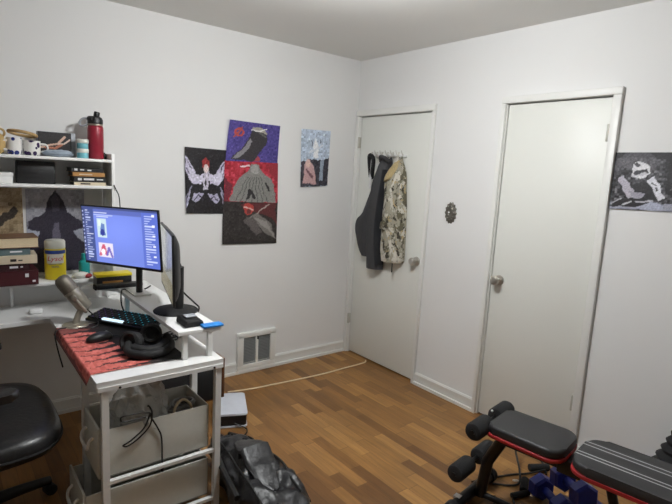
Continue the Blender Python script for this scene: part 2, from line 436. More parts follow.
def knob(parent, y, z):
    k = MB()
    k.lathe([(.0, .0), (.033, .0), (.034, .004), (.03, .009), (.014, .012), (.012, .03), (.016, .036), (.026, .044), (.030, .054), (.029, .062), (.022, .069), (.0, .071)], (.006, y, z), 28, (-1, 0, 0))
    return lab(obj('door_knob', k, M_['chrome'], parent), 'satin metal round knob')
def hinge(parent, y, z):
    h = MB(); h.rod((-.016, y, z-.045), (-.016, y, z+.045), .009, .002, 12); h.bx(-.008, .006, y-.006, y+.009, z-.044, z+.044, .001)
    for q in (-.015, .015): h.torus((-.012, y, z+q), .0072, .0008, n=12, k=4)
    return obj('hinge', h, M_['hingem'], parent)
def door(name, D, ky, hy, hz, bottom):
    e = bpy.data.objects.new(name, None); COL.objects.link(e); e.location = (0, (D[0]+D[1])/2, 0); e['kind'] = 'structure'
    MATW[e] = Matrix.Translation(e.location)
    obj('door_panel', MB().bx(.006, .044, D[0]+.009, D[1]-.009, bottom, D[2]-.007, .002), M_['door'], e)
    knob(e, ky, .943)
    for z in hz: hinge(e, hy, z)
    return e
door('door_1', D1, -.775, -.045, (1.83, .31), .014)
door('door_2', D2, -1.497, -2.068, (1.857, .335), .010)

# camera
cam = bpy.data.cameras.new('camera'); co = bpy.data.objects.new('camera', cam); COL.objects.link(co)
cam.lens = 27.1355
co.matrix_world = Matrix(((0.784303, 0.053454, -0.618071, -2.83890), (-0.618016, 0.154182, -0.770898, -3.34290), (0.054088, 0.986595, 0.153961, 1.56866), (0, 0, 0, 1)))
cam.sensor_fit = 'HORIZONTAL'; cam.sensor_width = 36; cam.clip_start = .02
bpy.context.scene.camera = co

# ceiling lamp: flush round glass bowl, the only light in the room
LX, LY = -1.50, -1.70
t = thing('ceiling_lamp', 'round ceiling lamp with glowing white glass bowl on a short stem', 'lamp', (LX, LY, H))
obj('lamp_base', MB().lathe([(.0, 0), (.07, 0), (.07, -.012), (.012, -.022), (.010, -.075), (0, -.075)], (LX, LY, H), 32), M_['brass'], t)
obj('lamp_shade', MB().lathe([(0, -.075), (.09, -.078), (.128, -.09), (.14, -.12), (.135, -.16), (.11, -.195), (.06, -.215), (0, -.22)], (LX, LY, H), 40), M_['lampg'], t)
wd = bpy.data.worlds.new('world'); bpy.context.scene.world = wd; wd.use_nodes = True
wd.node_tree.nodes['Background'].inputs[0].default_value = (.9, .95, 1, 1); wd.node_tree.nodes['Background'].inputs[1].default_value = .15
sc = bpy.context.scene
sc.view_settings.view_transform = 'Standard'; sc.view_settings.look = 'None'; sc.view_settings.exposure = 0; sc.view_settings.gamma = 1.0

# ------------------------------------------------------------------ on the walls
t = thing('wall_vent', 'white two-panel floor-level air vent on the wall with grey grilles', 'vent', (-.915, 0, 0))
f = MB()
f.bx(-1.088, -.745, -.034, 0, .002, .034, .003)
f.bx(-1.085, -.748, -.032, 0, .03, .07, .004); f.bx(-1.085, -.748, -.032, 0, .285, .325, .004)
f.bx(-1.085, -1.035, -.032, 0, .06, .30, .004); f.bx(-.798, -.748, -.032, 0, .06, .30, .004)
f.bx(-.927, -.907, -.029, 0, .06, .30, .002)
obj('vent_frame', f, M_['trim'], t)
for x0, x1 in ((-1.037, -.925), (-.909, -.796)):
    g = MB(); g.bx(x0, x1, -.012, -.004, .066, .29)
    for k in range(18): g.box(((x0+x1)/2, -.016, .075+k*.0122), (x1-x0, .010, .0035), Matrix.Rotation(.5, 3, 'X'))
    obj('grille', g, M_['grill'], t)
obj('lever', MB().bx(-.921, -.913, -.045, -.028, .262, .288, .002), M_['black'], t)

def poster(name, label, quad, cv, curl=.0, bow=.0, group=None, axis='y', off=.004, cat='poster'):
    """printed sheet taped to a wall: quad = (bottom-left, bottom-right, top-right, top-left) in wall coordinates"""
    (a0, z0), (a1, z1), (a2, z2), (a3, z3) = quad
    ca = (a0+a1+a2+a3)/4; zb = min(z0, z1)
    t0 = Vector((ca, 0, zb)) if axis == 'y' else Vector((0, ca, zb))
    def fn(u, v):
        a = (a0*(1-u)+a1*u)*(1-v)+(a3*(1-u)+a2*u)*v; z = (z0*(1-u)+z1*u)*(1-v)+(z3*(1-u)+z2*u)*v
        d = off + bow*math.sin(math.pi*u)*(.5+.5*math.sin(5*v+1)) + curl*((1-u)**3*(1-v)**2 + .6*(1-u)**4*v**2 + .7*u**4*v**2)
        return Vector((a, -d, z) if axis == 'y' else (-d, a, z)) - t0
    o = painted(name, cv, fn, M_['paper']); o.location = t0; MATW[o] = Matrix.Translation(t0)
    return tag(o, label, cat, group)

# left sheet: black with pale symmetric sweeping shapes
c = Canvas(72, 104, (20, 17, 22), .010); 
for sgn in (-1, 1):
    X = lambda x: .5+sgn*x
    c.poly([(X(.06), .62), (X(.2), .58), (X(.5), .88), (X(.48), .66), (X(.4), .52), (X(.3), .46), (X(.1), .46)], (198, 192, 214))
    c.line([(X(.1), .56), (X(.32), .52), (X(.47), .7)], .012, (110, 100, 130)); c.line([(X(.12), .5), (X(.3), .6), (X(.46), .8)], .008, (60, 52, 72))
    c.poly([(X(.0), .5), (X(.34), .5), (X(.46), .72), (X(.30), .64), (X(.1), .58)], (206, 202, 220)); c.poly([(X(.05), .3), (X(.3), .32), (X(.36), .22), (X(.26), .16), (X(.1), .24)], (176, 172, 196)); c.line([(X(.4), .34), (X(.47), .12)], .016, (168, 166, 190))
    c.line([(X(.08), .2), (X(.2), .29), (X(.3), .2)], .01, (50, 42, 60)); c.line([(X(.36), .42), (X(.48), .26), (X(.49), .1)], .012, (140, 136, 160))
c.poly([(.42, .72), (.58, .72), (.6, .82), (.5, .88), (.4, .82)], (150, 44, 46)); c.ell(.5, .7, .06, .07, (214, 196, 196)); c.poly([(.44, .36), (.56, .36), (.56, .64), (.44, .64)], (196, 190, 206)); c.ell(.5, .46, .02, .06, (24, 20, 26))
c.rect(0, 0, 1, .1, (18, 15, 20)); c.grain(13, 2)
poster('poster', 'black poster with pale lavender wing shapes, leftmost of the overlapping four', ((-1.494, 1.243), (-1.20, 1.236), (-1.20, 1.684), (-1.507, 1.687)), c, .012, .004, 'overlapping posters on the white wall')
# top sheet: violet with a dark diagonal mass
c = Canvas(104, 72, (64, 54, 126), .010); c.grain(10, 3)
c.ell(.2, .72, .09, .11, (176, 66, 52)); c.ell(.2, .72, .05, .06, (70, 56, 118)); c.line([(.12, .6), (.26, .84)], .015, (160, 70, 60))
c.poly([(.1, .04), (.16, .2), (.34, .42), (.44, .78), (.62, .92), (.76, .74), (.74, .44), (.6, .22), (.52, .02)], (44, 40, 44))
c.poly([(.14, .06), (.2, .22), (.36, .4), (.42, .6), (.48, .5), (.38, .28), (.26, .1)], (128, 126, 128)); c.poly([(.42, .8), (.56, .82), (.76, .7), (.72, .84), (.6, .9), (.48, .9)], (156, 152, 140))
c.line([(.44, .82), (.62, .8), (.74, .86)], .014, (222, 220, 214)); c.line([(.6, .76), (.72, .66)], .02, (92, 92, 84)); c.poly([(.52, .02), (.6, .2), (.64, .04)], (150, 60, 66)); c.grain(8)
poster('poster', 'violet poster with dark diagonal shape, topmost of the overlapping four', ((-1.214, 1.612), (-.779, 1.616), (-.772, 1.893), (-1.184, 1.898)), c, .014, .003, 'overlapping posters on the white wall', off=.007)
# middle sheet: red with a grey mound
c = Canvas(104, 72, (164, 34, 52), .010); c.grain(16, 4)
c.poly([(.1, 0), (.16, .36), (.3, .64), (.44, .8), (.5, .96), (.62, .94), (.7, .74), (.88, .58), (.96, .2), (.94, 0)], (122, 122, 118))
for k in range(7): c.line([(.2+.1*k, 0), (.3+.07*k, .3), (.42+.04*k, .62)], .007, (74, 74, 72))
c.line([(.42, .1), (.46, .3), (.54, .12)], .028, (22, 20, 22)); c.line([(.76, .5), (.84, .3)], .02, (22, 20, 22)); c.line([(.3, .86), (.46, .9)], .016, (226, 214, 214)); c.ell(.56, .82, .08, .12, (146, 146, 142))
c.poly([(0, 0), (.08, 0), (.14, .4), (0, .6)], (104, 30, 44)); c.poly([(.74, .96), (1, .98), (1, .5), (.88, .7)], (140, 30, 44)); c.grain(10)
poster('poster', 'red poster with big grey mound, between the violet and dark brown posters', ((-1.217, 1.327), (-.766, 1.316), (-.778, 1.617), (-1.216, 1.616)), c, .006, .003, 'overlapping posters on the white wall', off=.010)
# lower sheet: dark brown
c = Canvas(104, 72, (40, 35, 34), .010); c.grain(8, 3)
c.poly([(.3, .9), (.56, .98), (.95, .95), (1, .4), (.9, .62), (.66, .7)], (86, 34, 36)); c.poly([(.4, .6), (.6, .72), (.86, .5), (1, .1), (.82, .2), (.6, .5)], (112, 108, 104)); c.poly([(.36, .56), (.52, .64), (.72, .3), (.6, .2)], (86, 80, 78)); c.poly([(.56, .6), (.8, .52), (.96, .2), (.98, .1), (.84, .34), (.64, .48)], (140, 136, 132))
c.ell(.46, .82, .1, .13, (168, 58, 52)); c.line([(.38, .86), (.54, .80)], .012, (216, 190, 180)); c.ell(.46, .76, .05, .05, (96, 40, 40)); c.line([(.6, .7), (.84, .92)], .01, (150, 140, 134)); c.rect(0, 0, 1, .05, (30, 26, 26)); c.grain(8)
poster('poster', 'dark brown poster with reddish centre, lowest of the overlapping four', ((-1.222, 1.016), (-.762, 1.004), (-.766, 1.328), (-1.219, 1.334)), c, .008, .004, 'overlapping posters on the white wall', off=.005)
# pale sheet
c = Canvas(60, 96, (182, 196, 214), .010); c.shade(lambda u, v: .94+.1*v); c.poly([(.0, .42), (.3, .5), (.6, .46), (1, .52), (1, 0), (0, 0)], (58, 56, 66)); c.grain(14, 3)
c.poly([(.44, .5), (.42, .74), (.5, .88), (.6, .74), (.6, .5)], (236, 238, 242)); c.line([(.3, .62), (.5, .66), (.76, .72)], .02, (214, 220, 230)); c.line([(.36, .8), (.38, .74)], .02, (70, 76, 96)); c.line([(.66, .84), (.68, .76)], .012, (80, 90, 110))
c.poly([(.1, .06), (.12, .4), (.3, .5), (.46, .36), (.56, .04)], (196, 160, 160)); c.ell(.26, .42, .1, .07, (222, 190, 182)); c.poly([(.66, .1), (.7, .46), (.82, .5), (.8, .1)], (150, 162, 178)); c.rect(.0, .3, .1, .44, (70, 60, 70)); c.line([(.2, .3), (.4, .16)], .03, (120, 84, 92)); c.grain(10)
poster('poster', 'small pale blue poster with pink and dark shapes, alone beside the corner', ((-.562, 1.444), (-.292, 1.459), (-.288, 1.899), (-.573, 1.892)), c, .006, .005)
# right wall: black and white motorcyclist
c = Canvas(112, 74, (58, 57, 62), .010); c.grain(34, 3); c.rect(0, .9, 1, 1, (26, 26, 30)); c.rect(0, .0, 1, .14, (150, 152, 166))
c.ell(.28, .84, .22, .16, (98, 96, 102), .6); c.ell(.78, .8, .16, .2, (120, 118, 124), .5); c.ell(.9, .3, .14, .12, (90, 88, 94), .6); c.ell(.06, .76, .08, .1, (96, 94, 100), .6); c.poly([(.56, 1), (.6, .3), (.66, .3), (.64, 1)], (22, 22, 26)); c.poly([(.62, .8), (.9, .6), (.98, .2), (.7, .3)], (30, 30, 34), .8)
c.poly([(.08, .5), (.2, .44), (.42, .52), (.5, .44), (.58, .2), (.3, .12), (.1, .3)], (34, 33, 38)); c.poly([(.08, .54), (.14, .6), (.26, .36), (.22, .18), (.16, .26)], (176, 172, 184)); c.poly([(.2, .34), (.38, .28), (.36, .2), (.22, .2)], (150, 148, 160))
c.poly([(.40, .52), (.45, .6), (.54, .42), (.58, .22), (.51, .18), (.47, .36)], (214, 214, 222)); c.line([(.46, .46), (.5, .42)], .01, (60, 60, 66)); c.line([(.49, .38), (.52, .34)], .01, (60, 60, 66))
c.ell(.31, .70, .098, .135, (214, 214, 218)); c.poly([(.235, .68), (.30, .7), (.38, .73), (.39, .65), (.30, .60), (.24, .62)], (52, 52, 58)); c.ell(.27, .775, .03, .03, (64, 64, 70)); c.line([(.25, .60), (.36, .64)], .02, (190, 190, 196))
c.poly([(0, .06), (.1, .22), (.22, .18), (.42, .2), (.5, .12), (.3, .04)], (28, 28, 32)); c.line([(.03, .1), (.12, .2)], .012, (170, 170, 178)); c.line([(.16, .08), (.24, .14)], .01, (190, 190, 196)); c.line([(.3, .13), (.46, .16)], .014, (176, 176, 184)); c.poly([(.3, .02), (.44, .15), (.58, .12), (.56, .0)], (168, 172, 190)); c.grain(12)
poster('poster', 'black and white poster of a helmeted motorcycle rider beside the wider closed door trim', ((-2.121, 1.460), (-2.56, 1.474), (-2.55, 1.757), (-2.105, 1.755)), c, .004, .003, axis='x')

# ornate oval plate between the doors
t = thing('wall_ornament', 'ornate grey oval metal plate hung on the wall between the doors', 'wall ornament', (0, -1.064, 1.27))
p = MB(); n = 56; rings = []
for q, d in ((1, .001), (1, .006), (.86, .012), (.66, .012), (.56, .017), (.3, .017), (.2, .012), (.05, .012)):
    rings.append([(-d, -1.064+math.cos(a)*.048*q*(1+(.10*math.cos(14*a) if q > .8 else 0)), 1.336+math.sin(a)*.072*q*(1+(.07*math.cos(14*a) if q > .8 else 0))) for a in [2*math.pi*k/n for k in range(n)]])
p.loft(rings); obj('plate', p, M_['pewter'], t)
b = MB()
for k in range(12):
    a = 2*math.pi*k/12; b.ell((-.014, -1.064+math.cos(a)*.032, 1.336+math.sin(a)*.049), (.005, .005, .006), 8)
obj('bead_ring', b, M_['pewter'], t)
obj('centre_stud', MB().ell((-.018, -1.058, 1.340), (.005, .006, .007), 10), M_['ink'], t)

# hook rack with clothes on the left door
t = thing('hook_rack', 'white wire hook rack fixed high on the door holding jackets', 'hook rack', (0, -.42, 1.69))
r = MB(); r.bx(-.014, .006, -.60, -.24, 1.716, 1.734, .003)
obj('rail', r, M_['white'], t)
for k in range(6):
    y = -.27-.06*k; h = MB(); h.tube([(-.014, y, 1.725), (-.03, y, 1.715), (-.05, y, 1.70), (-.062, y, 1.715), (-.06, y, 1.742)], .0042, 8); h.ell((-.06, y, 1.744), (.007, .007, .007), 10)
    h.tube([(-.014, y, 1.73), (-.03, y, 1.75), (-.034, y, 1.765)], .0035, 6); obj('hook', h, M_['chrome'], t)

def garment(rows, folds, base=.004, n=40, seed=0, k=4):
    """cloth hung on the door: rows (z, y_left, y_right, depth), top to bottom"""
    P = spline([Vector((z+.014, a+.028, b+.028)) for z, a, b, d in rows], k); D = spline([Vector((d, 0, 0)) for *_, d in rows], k)
    rings = []
    for q, dv in zip(P, D):
        z, a, b = q; d = dv.x; ring = []
        for j in range(n):
            th = math.pi*j/(n-1); u = (1-math.cos(th))/2; y = a*(1-u)+b*u
            x = d*(max(0, math.sin(th))**.55)
            nz = noise.noise(Vector((y*16+seed, z*5, seed*3.1)))*.5+noise.noise(Vector((y*40, z*11, seed)))*.25
            x += folds*nz*math.sin(th)
            ring.append((-(base+max(x, .001)), y+folds*.25*noise.noise(Vector((z*9, seed, y*3)))*math.sin(th), z))
        ring += [(-base, b*(1-j/6)+a*j/6, z) for j in range(1, 6)]
        rings.append(ring)
    return MB().loft(rings)

t = thing('jacket', 'plain charcoal jacket hanging from the door hooks beside the camouflage one', 'jacket', (-.05, -.36, .80))
obj('body', garment([(1.70, -.41, -.47, .035), (1.66, -.385, -.485, .06), (1.58, -.35, -.48, .085), (1.45, -.32, -.468, .10), (1.30, -.30, -.45, .105), (1.14, -.29, -.446, .10), (.98, -.292, -.446, .095), (.835, -.302, -.456, .085), (.80, -.305, -.456, .08)], .03, seed=1), M_['char'], t)
obj('sleeve', garment([(1.66, -.39, -.44, .04), (1.58, -.35, -.44, .07), (1.48, -.322, -.43, .085), (1.37, -.28, -.41, .09), (1.25, -.225, -.38, .09), (1.18, -.145, -.36, .085), (1.10, -.128, -.345, .08), (1.02, -.15, -.335, .075), (.93, -.19, -.325, .065), (.885, -.215, -.315, .05)], .022, seed=4), M_['char'], t)
lab(obj('lining', garment([(1.60, -.455, -.478, .088), (1.4, -.44, -.464, .108), (1.2, -.43, -.45, .113), (1.0, -.43, -.45, .106), (.84, -.44, -.458, .09)], .005, seed=6, n=12), M_['chard'], t), 'darker front edge of the jacket')
obj('collar', MB().tube([(-.045, -.365, 1.68), (-.085, -.40, 1.712), (-.075, -.445, 1.70), (-.045, -.46, 1.675)], .016, 8), M_['char'], t)

t = thing('jacket', 'camouflage jacket with tan fur at the neck hanging nearest the door knob', 'jacket', (-.05, -.57, .88))
obj('body', garment([(1.70, -.54, -.585, .03), (1.655, -.52, -.605, .055), (1.58, -.475, -.635, .08), (1.50, -.46, -.645, .09), (1.40, -.468, -.655, .095), (1.28, -.462, -.66, .095), (1.20, -.455, -.665, .095), (1.14, -.448, -.67, .09), (1.0, -.449, -.675, .085), (.91, -.458, -.68, .08), (.885, -.468, -.66, .075)], .035, seed=9), M_['camo'], t)
obj('sleeve', garment([(1.66, -.575, -.605, .045), (1.58, -.60, -.64, .07), (1.45, -.62, -.655, .08), (1.3, -.63, -.672, .085), (1.1, -.64, -.682, .08), (.95, -.645, -.687, .07), (.90, -.65, -.68, .055)], .02, seed=13, n=20), M_['camo'], t)
lab(obj('fur_collar', garment([(1.675, -.55, -.595, .05), (1.64, -.54, -.60, .078), (1.60, -.515, -.61, .095), (1.56, -.49, -.60, .105), (1.53, -.48, -.575, .107), (1.51, -.475, -.52, .102)], .03, seed=15, n=24), M_['gold'], t), 'tan furry collar lining')
obj('hem_flap', garment([(1.195, -.452, -.64, .103), (1.16, -.448, -.645, .106), (1.14, -.446, -.648, .100)], .012, seed=18, n=24), M_['camo'], t)
obj('drawstring', MB().tube([(-.07, -.595, .92), (-.075, -.598, .87), (-.07, -.596, .83)], .006, 6), M_['blackm'], t)

t = thing('lanyard', 'black and white strap hanging from the first hook left of the charcoal jacket', 'strap', (-.04, -.25, 1.46))
obj('strap', MB().tube([(-.055, -.235, 1.712), (-.03, -.222, 1.62), (-.02, -.226, 1.56), (-.03, -.25, 1.55), (-.05, -.275, 1.60), (-.055, -.285, 1.69), (-.06, -.262, 1.722)], .017, 8, True), M_['blackm'], t)
obj('tag', MB().tube([(-.045, -.262, 1.70), (-.05, -.264, 1.62), (-.046, -.252, 1.54), (-.03, -.24, 1.46)], .011, 6), M_['ink'], t)

# white cord across the floor
solo('cord', MB().tube([(-.02, -.31, .006), (-.07, -.345, .006), (-.28, -.353, .006), (-.50, -.36, .006), (-.72, -.349, .006), (-.95, -.33, .006), (-1.13, -.312, .006), (-1.285, -.275, .006)], .0055, 8), M_['wcable'], 'thin cream cord running across the floor to the door', 'cord')

# ------------------------------------------------------------------ desk
DX0, DX1, DYF, DZ = -2.385, -1.855, -1.352, .72
t = thing('corner_desk', 'white corner desk with raised shelf and tall hutch along the back wall', 'desk', (-2.2, -.6, 0))
obj('desk_top', MB().prism([(-3.15, -.012), (-3.15, -.372), (DX0, -.372), (DX0, DYF), (DX1, DYF), (DX1, -.012)], DZ-.022, DZ), M_['white'], t, smooth=False)
lab(obj('front_rail', MB().bx(DX0+.004, DX1-.002, DYF-.004, DYF+.03, DZ-.040, DZ-.022), M_['wmetal'], t, smooth=False), 'white metal rail under the desk edge')
s = .027
for x, y in ((DX0+.018, DYF+.002), (DX1-.034, DYF+.002), (DX0+.004, -1.085), (DX1-.034, -1.085), (DX1-.034, -.06), (-3.14, -.05), (-3.14, -.36)):
    obj('leg', MB().bx(x, x+s, y, y+s, 0, DZ-.022), M_['wmetal'], t, smooth=False)
for y in (DYF+.006, -1.083):
    for z in (.275, .035): obj('drawer_rail', MB().bx(DX0+.045, DX1-.03, y, y+.02, z, z+.014), M_['wmetal'], t, smooth=False)
obj('side_rail', MB().bx(DX1-.03, DX1-.006, -1.06, -.06, .10, .125, .002), M_['wmetal'], t)
lab(obj('edge_panel', MB().bx(DX1-.001, DX1+.012, DYF+.01, DYF+.10, .53, .716, .002), M_['wood'], t), 'brown raw board edge beside the leg')
# raised shelf on short posts along the right arm
SX0, SX1, SY0, SZ = -2.045, -1.845, -1.302, .855
obj('raised_shelf', MB().prism([(SX1, SY0), (SX1, -.24), (-2.20, -.24), (-2.045, -.40), (SX0, SY0)], SZ-.018, SZ, .002), M_['white'], t)
for x, y in ((-2.018, SY0+.012), (-1.905, SY0+.004), (-2.018, -.45), (-1.875, -.35)):
    obj('shelf_post', MB().bx(x, x+.022, y, y+.022, DZ, SZ-.018, .002), M_['white'], t)
# hutch
HB = .887
obj('hutch_base', MB().bx(-3.15, -2.005, -.225, -.012, HB-.018, HB, .002), M_['white'], t)
obj('hutch_side', MB().bx(-2.022, -2.004, -.215, -.012, HB, 1.606, .002), M_['white'], t)
obj('hutch_side', MB().bx(-3.15, -3.132, -.215, -.012, HB, 1.606, .002), M_['white'], t)
for z in (1.573, 1.422):
    obj('hutch_shelf', MB().bx(-3.132, -2.022, -.215, -.012, z-.016, z, .002), M_['white'], t)
for x in (-2.53, -2.02, -3.13): obj('hutch_post', MB().bx(x, x+.018, -.05, -.03, DZ, HB-.018, .002), M_['white'], t)
obj('bolt', MB().cyl((-2.3, DYF-.007, DZ-.033), (-2.3, DYF-.003, DZ-.033), .005), M_['dark'], t)
obj('bolt', MB().cyl((-1.90, DYF-.007, DZ-.033), (-1.90, DYF-.003, DZ-.033), .005), M_['dark'], t)

# fabric drawers in the desk end (pulled towards the chair)
def drawer(label, x0, x1, y0, y1, z0, z1):
    t = thing('fabric_drawer', label, 'drawer', ((x0+x1)/2, (y0+y1)/2, z0), group=None)
    k = .006; fh = .0
    for a in ((x0, x1, y0, y0+k), (x0, x1, y1-k, y1), (x1-k, x1, y0, y1)):
        obj('side_panel', MB().bx(*a, z0, z1, .002), M_['fabric'], t)
    obj('front_panel', MB().bx(x0-.010, x0, y0, y1, z0-.004, z1+.012, .003), M_['fabric'], t)
    obj('bottom_panel', MB().bx(x0, x1, y0, y1, z0-.004, z0), M_['fabin'], t)
    ym = (y0+y1)/2; zm = (z0+z1)/2
    lab(obj('handle', MB().tube([(x0-.012, ym-.055, zm+.045), (x0-.028, ym-.055, zm+.03), (x0-.033, ym-.05, zm), (x0-.032, ym-.0, zm-.012), (x0-.033, ym+.05, zm), (x0-.028, ym+.055, zm+.03), (x0-.012, ym+.055, zm+.045)], .0065, 10), M_['white'], t), 'white plastic pull handle')
    return t
drawer('grey fabric drawer stuffed with a plastic bag, upper one under the desk end', -2.366, -1.905, -1.315, -1.06, .297, .498)
drawer('grey fabric drawer pulled further out, lower one below the stuffed drawer', -2.425, -1.905, -1.315, -1.06, .058, .236)

# contents of the upper drawer
def crumple(c, r, amp, f=6, n=40, seed=0, p=1.0):
    m = MB(); m.ell((0, 0, 0), (1, 1, 1), n)
    def w(v):
        q = v.normalized(); d = 1+amp*(noise.noise(q*f+Vector((seed, 0, 0)))+.5*noise.noise(q*f*2.3+Vector((0, seed, 0))))
        return Vector((c[0]+q.x*r[0]*d, c[1]+q.y*r[1]*d, c[2]+q.z*r[2]*d))
    return m.warp(w)
solo('plastic_bag', crumple((-2.19, -1.21, .475), (.13, .10, .165), .22, 3.2, 44, 3), M_['film'], 'crumpled clear plastic bag bulging out of the upper fabric drawer', 'plastic bag')
t = thing('cable_bundle', 'bundle of grey cords and straps heaped in the upper drawer near its back corner', 'cables', (-1.98, -1.20, .31))
cb = MB()
for k in range(7):
    cb.torus((-1.975+.012*math.sin(k*2.1), -1.17+.02*math.cos(k*1.7), .40+.012*k), .05+.006*(k % 3), .006, (.3*math.sin(k), .4*math.cos(k*1.3), 1), 24, 6)
obj('coil', cb, M_['gcable'], t)
obj('loop', MB().tube([(-2.03, -1.24, .40), (-2.04, -1.25, .48), (-2.0, -1.24, .515), (-1.96, -1.24, .48), (-1.945, -1.23, .41)], .006, 8), M_['wcable'], t)
obj('mesh_sleeve', MB().ell((-1.965, -1.16, .37), (.055, .075, .07), 20), M_['grill'], t)

t = thing('cable', 'thin black cable looped over the side of the upper fabric drawer', 'cable', (-2.18, -1.322, .27))
cp = MB(); Y = -1.322
cp.tube([(-2.12, Y, .275), (-2.123, Y, .40), (-2.138, Y, .45), (-2.165, Y-.002, .505), (-2.172, Y, .53), (-2.20, Y, .538), (-2.25, Y-.003, .545), (-2.287, Y, .542), (-2.283, Y, .522), (-2.24, Y, .518), (-2.19, Y-.003, .52)], .0035, 6, False, 6)
cp.tube([(-2.172, Y-.004, .53), (-2.20, Y-.004, .47), (-2.255, Y-.004, .43), (-2.282, Y-.003, .418), (-2.262, Y-.004, .412), (-2.21, Y-.004, .44), (-2.172, Y-.003, .48), (-2.165, Y-.004, .535), (-2.17, Y+.03, .55), (-2.165, Y+.06, .50)], .0035, 6, False, 6)
obj('lead', cp, M_['cable'], t)
obj('plug', MB().rod((-2.12, Y, .245), (-2.12, Y, .285), .006, .002, 10), M_['cable'], t)

# desk mat with a red and black print, hanging a little over the left edge
c = Canvas(120, 90, (200, 104, 94), .008); c.grain(10, 3)
c.poly([(.70, 0), (.62, .2), (.52, .42), (.42, .7), (.40, 1.1), (1.1, 1.1), (1.1, -.1), (.7, -.1)], (24, 22, 23))
rg = random.Random(5)
for k in range(10):
    v = .03+.10*k; L_ = .16+.34*rg.random(); e = .74-.3*v
    c.poly([(e, v+.045), (e, v-.035), (e-L_*.6, v-.03+.02*rg.random()), (e-L_-.1, v-.05+.05*rg.random()), (e-L_*.5, v+.012)], (34, 24, 25))
    c.line([(.06+.2*rg.random(), v), (.2+.2*rg.random(), v-.03)], .007, (96, 44, 42))
c.poly([(0, .85), (.2, .8), (.5, .86), (.5, 1.1), (0, 1.1)], (60, 36, 36), .5); c.rect(-.1, -.1, .035, 1.1, (70, 50, 50), .6)
def matfn(u, v):
    x = -2.425+u*.435; y = -1.262+v*.69; z = DZ+.004
    over = (DX0-.002)-x
    if over > 0: z -= .9*over+.5*max(0, .02-v*.02); x = DX0-.004-.35*over
    return (x, y, z)
o = painted('desk_mat', c, lambda u, v: Vector(matfn(u, v))-Vector((-2.2, -.9, DZ)), M_['cloth']); o.location = (-2.2, -.9, DZ); MATW[o] = Matrix.Translation(o.location)
tag(o, 'red and black printed desk mat drooping over the desk edge', 'desk mat')

# keyboard
th = math.atan2(-.86+.532, -2.03+2.243)
t = thing('keyboard', 'black keyboard with glowing keys tilted on the desk in front of the monitors', 'keyboard', (-2.1365, -.696, DZ+.004), th)
T = Matrix.Translation((0, 0, .006)) @ Matrix.Rotation(math.radians(9), 4, 'X')
W_, D_ = .40, .135
obj('base', MB().bx(0-W_/2, W_/2, 0, D_, 0, .016, .004).xf(T), M_['black'], t, local=True)
k1, k2 = MB(), MB()
for rr in range(6):
    n = 17; y = .010+rr*.0205
    i = 0
    while i < n:
        wq = 6 if (rr == 0 and i == 4) else 1
        x0 = -W_/2+.008+i*.0227
        (k2 if (rr == 0 and i == 4) else k1).bx(x0, x0+.0227*wq-.003, y, y+.0175, .016, .025, .002, 1);
        if wq == 1 and (i+rr) % 2:
            old = set(k1.bm.faces); k1.bx(x0+.006, x0+.011, y+.006, y+.010, .0249, .0256)
            for fc in set(k1.bm.faces)-old: fc.material_index = 2 if i < 6 else 1
        i += wq
kc = obj('keycaps', k1.xf(T), M_['key'], t, local=True); kc.data.materials.append(M_['rgb']); kc.data.materials.append(M_['rgbp']); lab(obj('lit_keycaps', k2.xf(T), M_['keylit'], t, local=True), 'white backlit key caps')
lab(obj('added_glow_strip', MB().bx(-W_/2+.005, W_/2-.005, D_-.001, D_+.003, .004, .018).xf(T), M_['rgb'], t, local=True), 'added teal glow strip along the rear edge')  # emissive strip added for the teal glow around the keyboard
lab(obj('side_backlight', MB().bx(-W_/2-.002, -W_/2+.001, .02, D_-.02, .006, .013).xf(T), M_['rgbp'], t, local=True), 'violet light strip')
for x in (-.15, .15): obj('foot', MB().bx(x-.02, x+.02, D_-.03, D_-.012, 0, .022), M_['black'], t, local=True)

# mouse
t = thing('mouse', 'black computer mouse on the red part of the desk mat', 'mouse', (-2.255, -.86, DZ+.005), math.radians(-75))
obj('shell', MB().ell((0, 0, .010), (.034, .064, .030), 24).warp(lambda v: Vector((v.x*(1-.12*math.cos(v.y*22)), v.y, max(v.z, 0)))), M_['black'], t, local=True)
obj('scroll_wheel', MB().rod((-.004, .034, .032), (.004, .034, .032), .008, .002, 14), M_['grill'], t, local=True)
obj('cable', MB().tube([(0, .062, .008), (.02, .10, .004), (.05, .14, .003), (.06, .2, .003)], .0025, 6), M_['cable'], t, local=True)

# headset lying on the mat
t = thing('headset', 'black over-ear headset lying on the desk mat near the raised shelf', 'headset', (-2.10, -1.04, DZ+.005))
for c0, ax in (((-2.165, -1.075, .765), (-.75, -.6, .35)), ((-2.07, -1.035, .780), (-.35, -.92, .25))):
    a = Vector(ax).normalized(); c0 = Vector(c0)
    e = obj('ear_cup', MB().lathe([(0, -.024), (.034, -.024), (.046, -.014), (.048, 0), (.048, .014), (.044, .02), (0, .02)], c0, 28, a), M_['blackm'], t)
    obj('ear_cushion', MB().lathe([(.045, .018), (.049, .026), (.046, .036), (.036, .040), (.028, .032), (.024, .024), (0, .022)], c0, 28, a), M_['blackm'], e)
obj('headband', MB().tube([(-2.19, -1.09, .765), (-2.205, -1.15, .748), (-2.16, -1.205, .745), (-2.08, -1.205, .745), (-2.02, -1.15, .748), (-2.01, -1.07, .765)], .019, 10), M_['blackm'], t)
obj('headband_pad', MB().tube([(-2.185, -1.135, .758), (-2.14, -1.175, .752), (-2.08, -1.172, .752), (-2.035, -1.125, .758)], .022, 10), M_['blackm'], t)
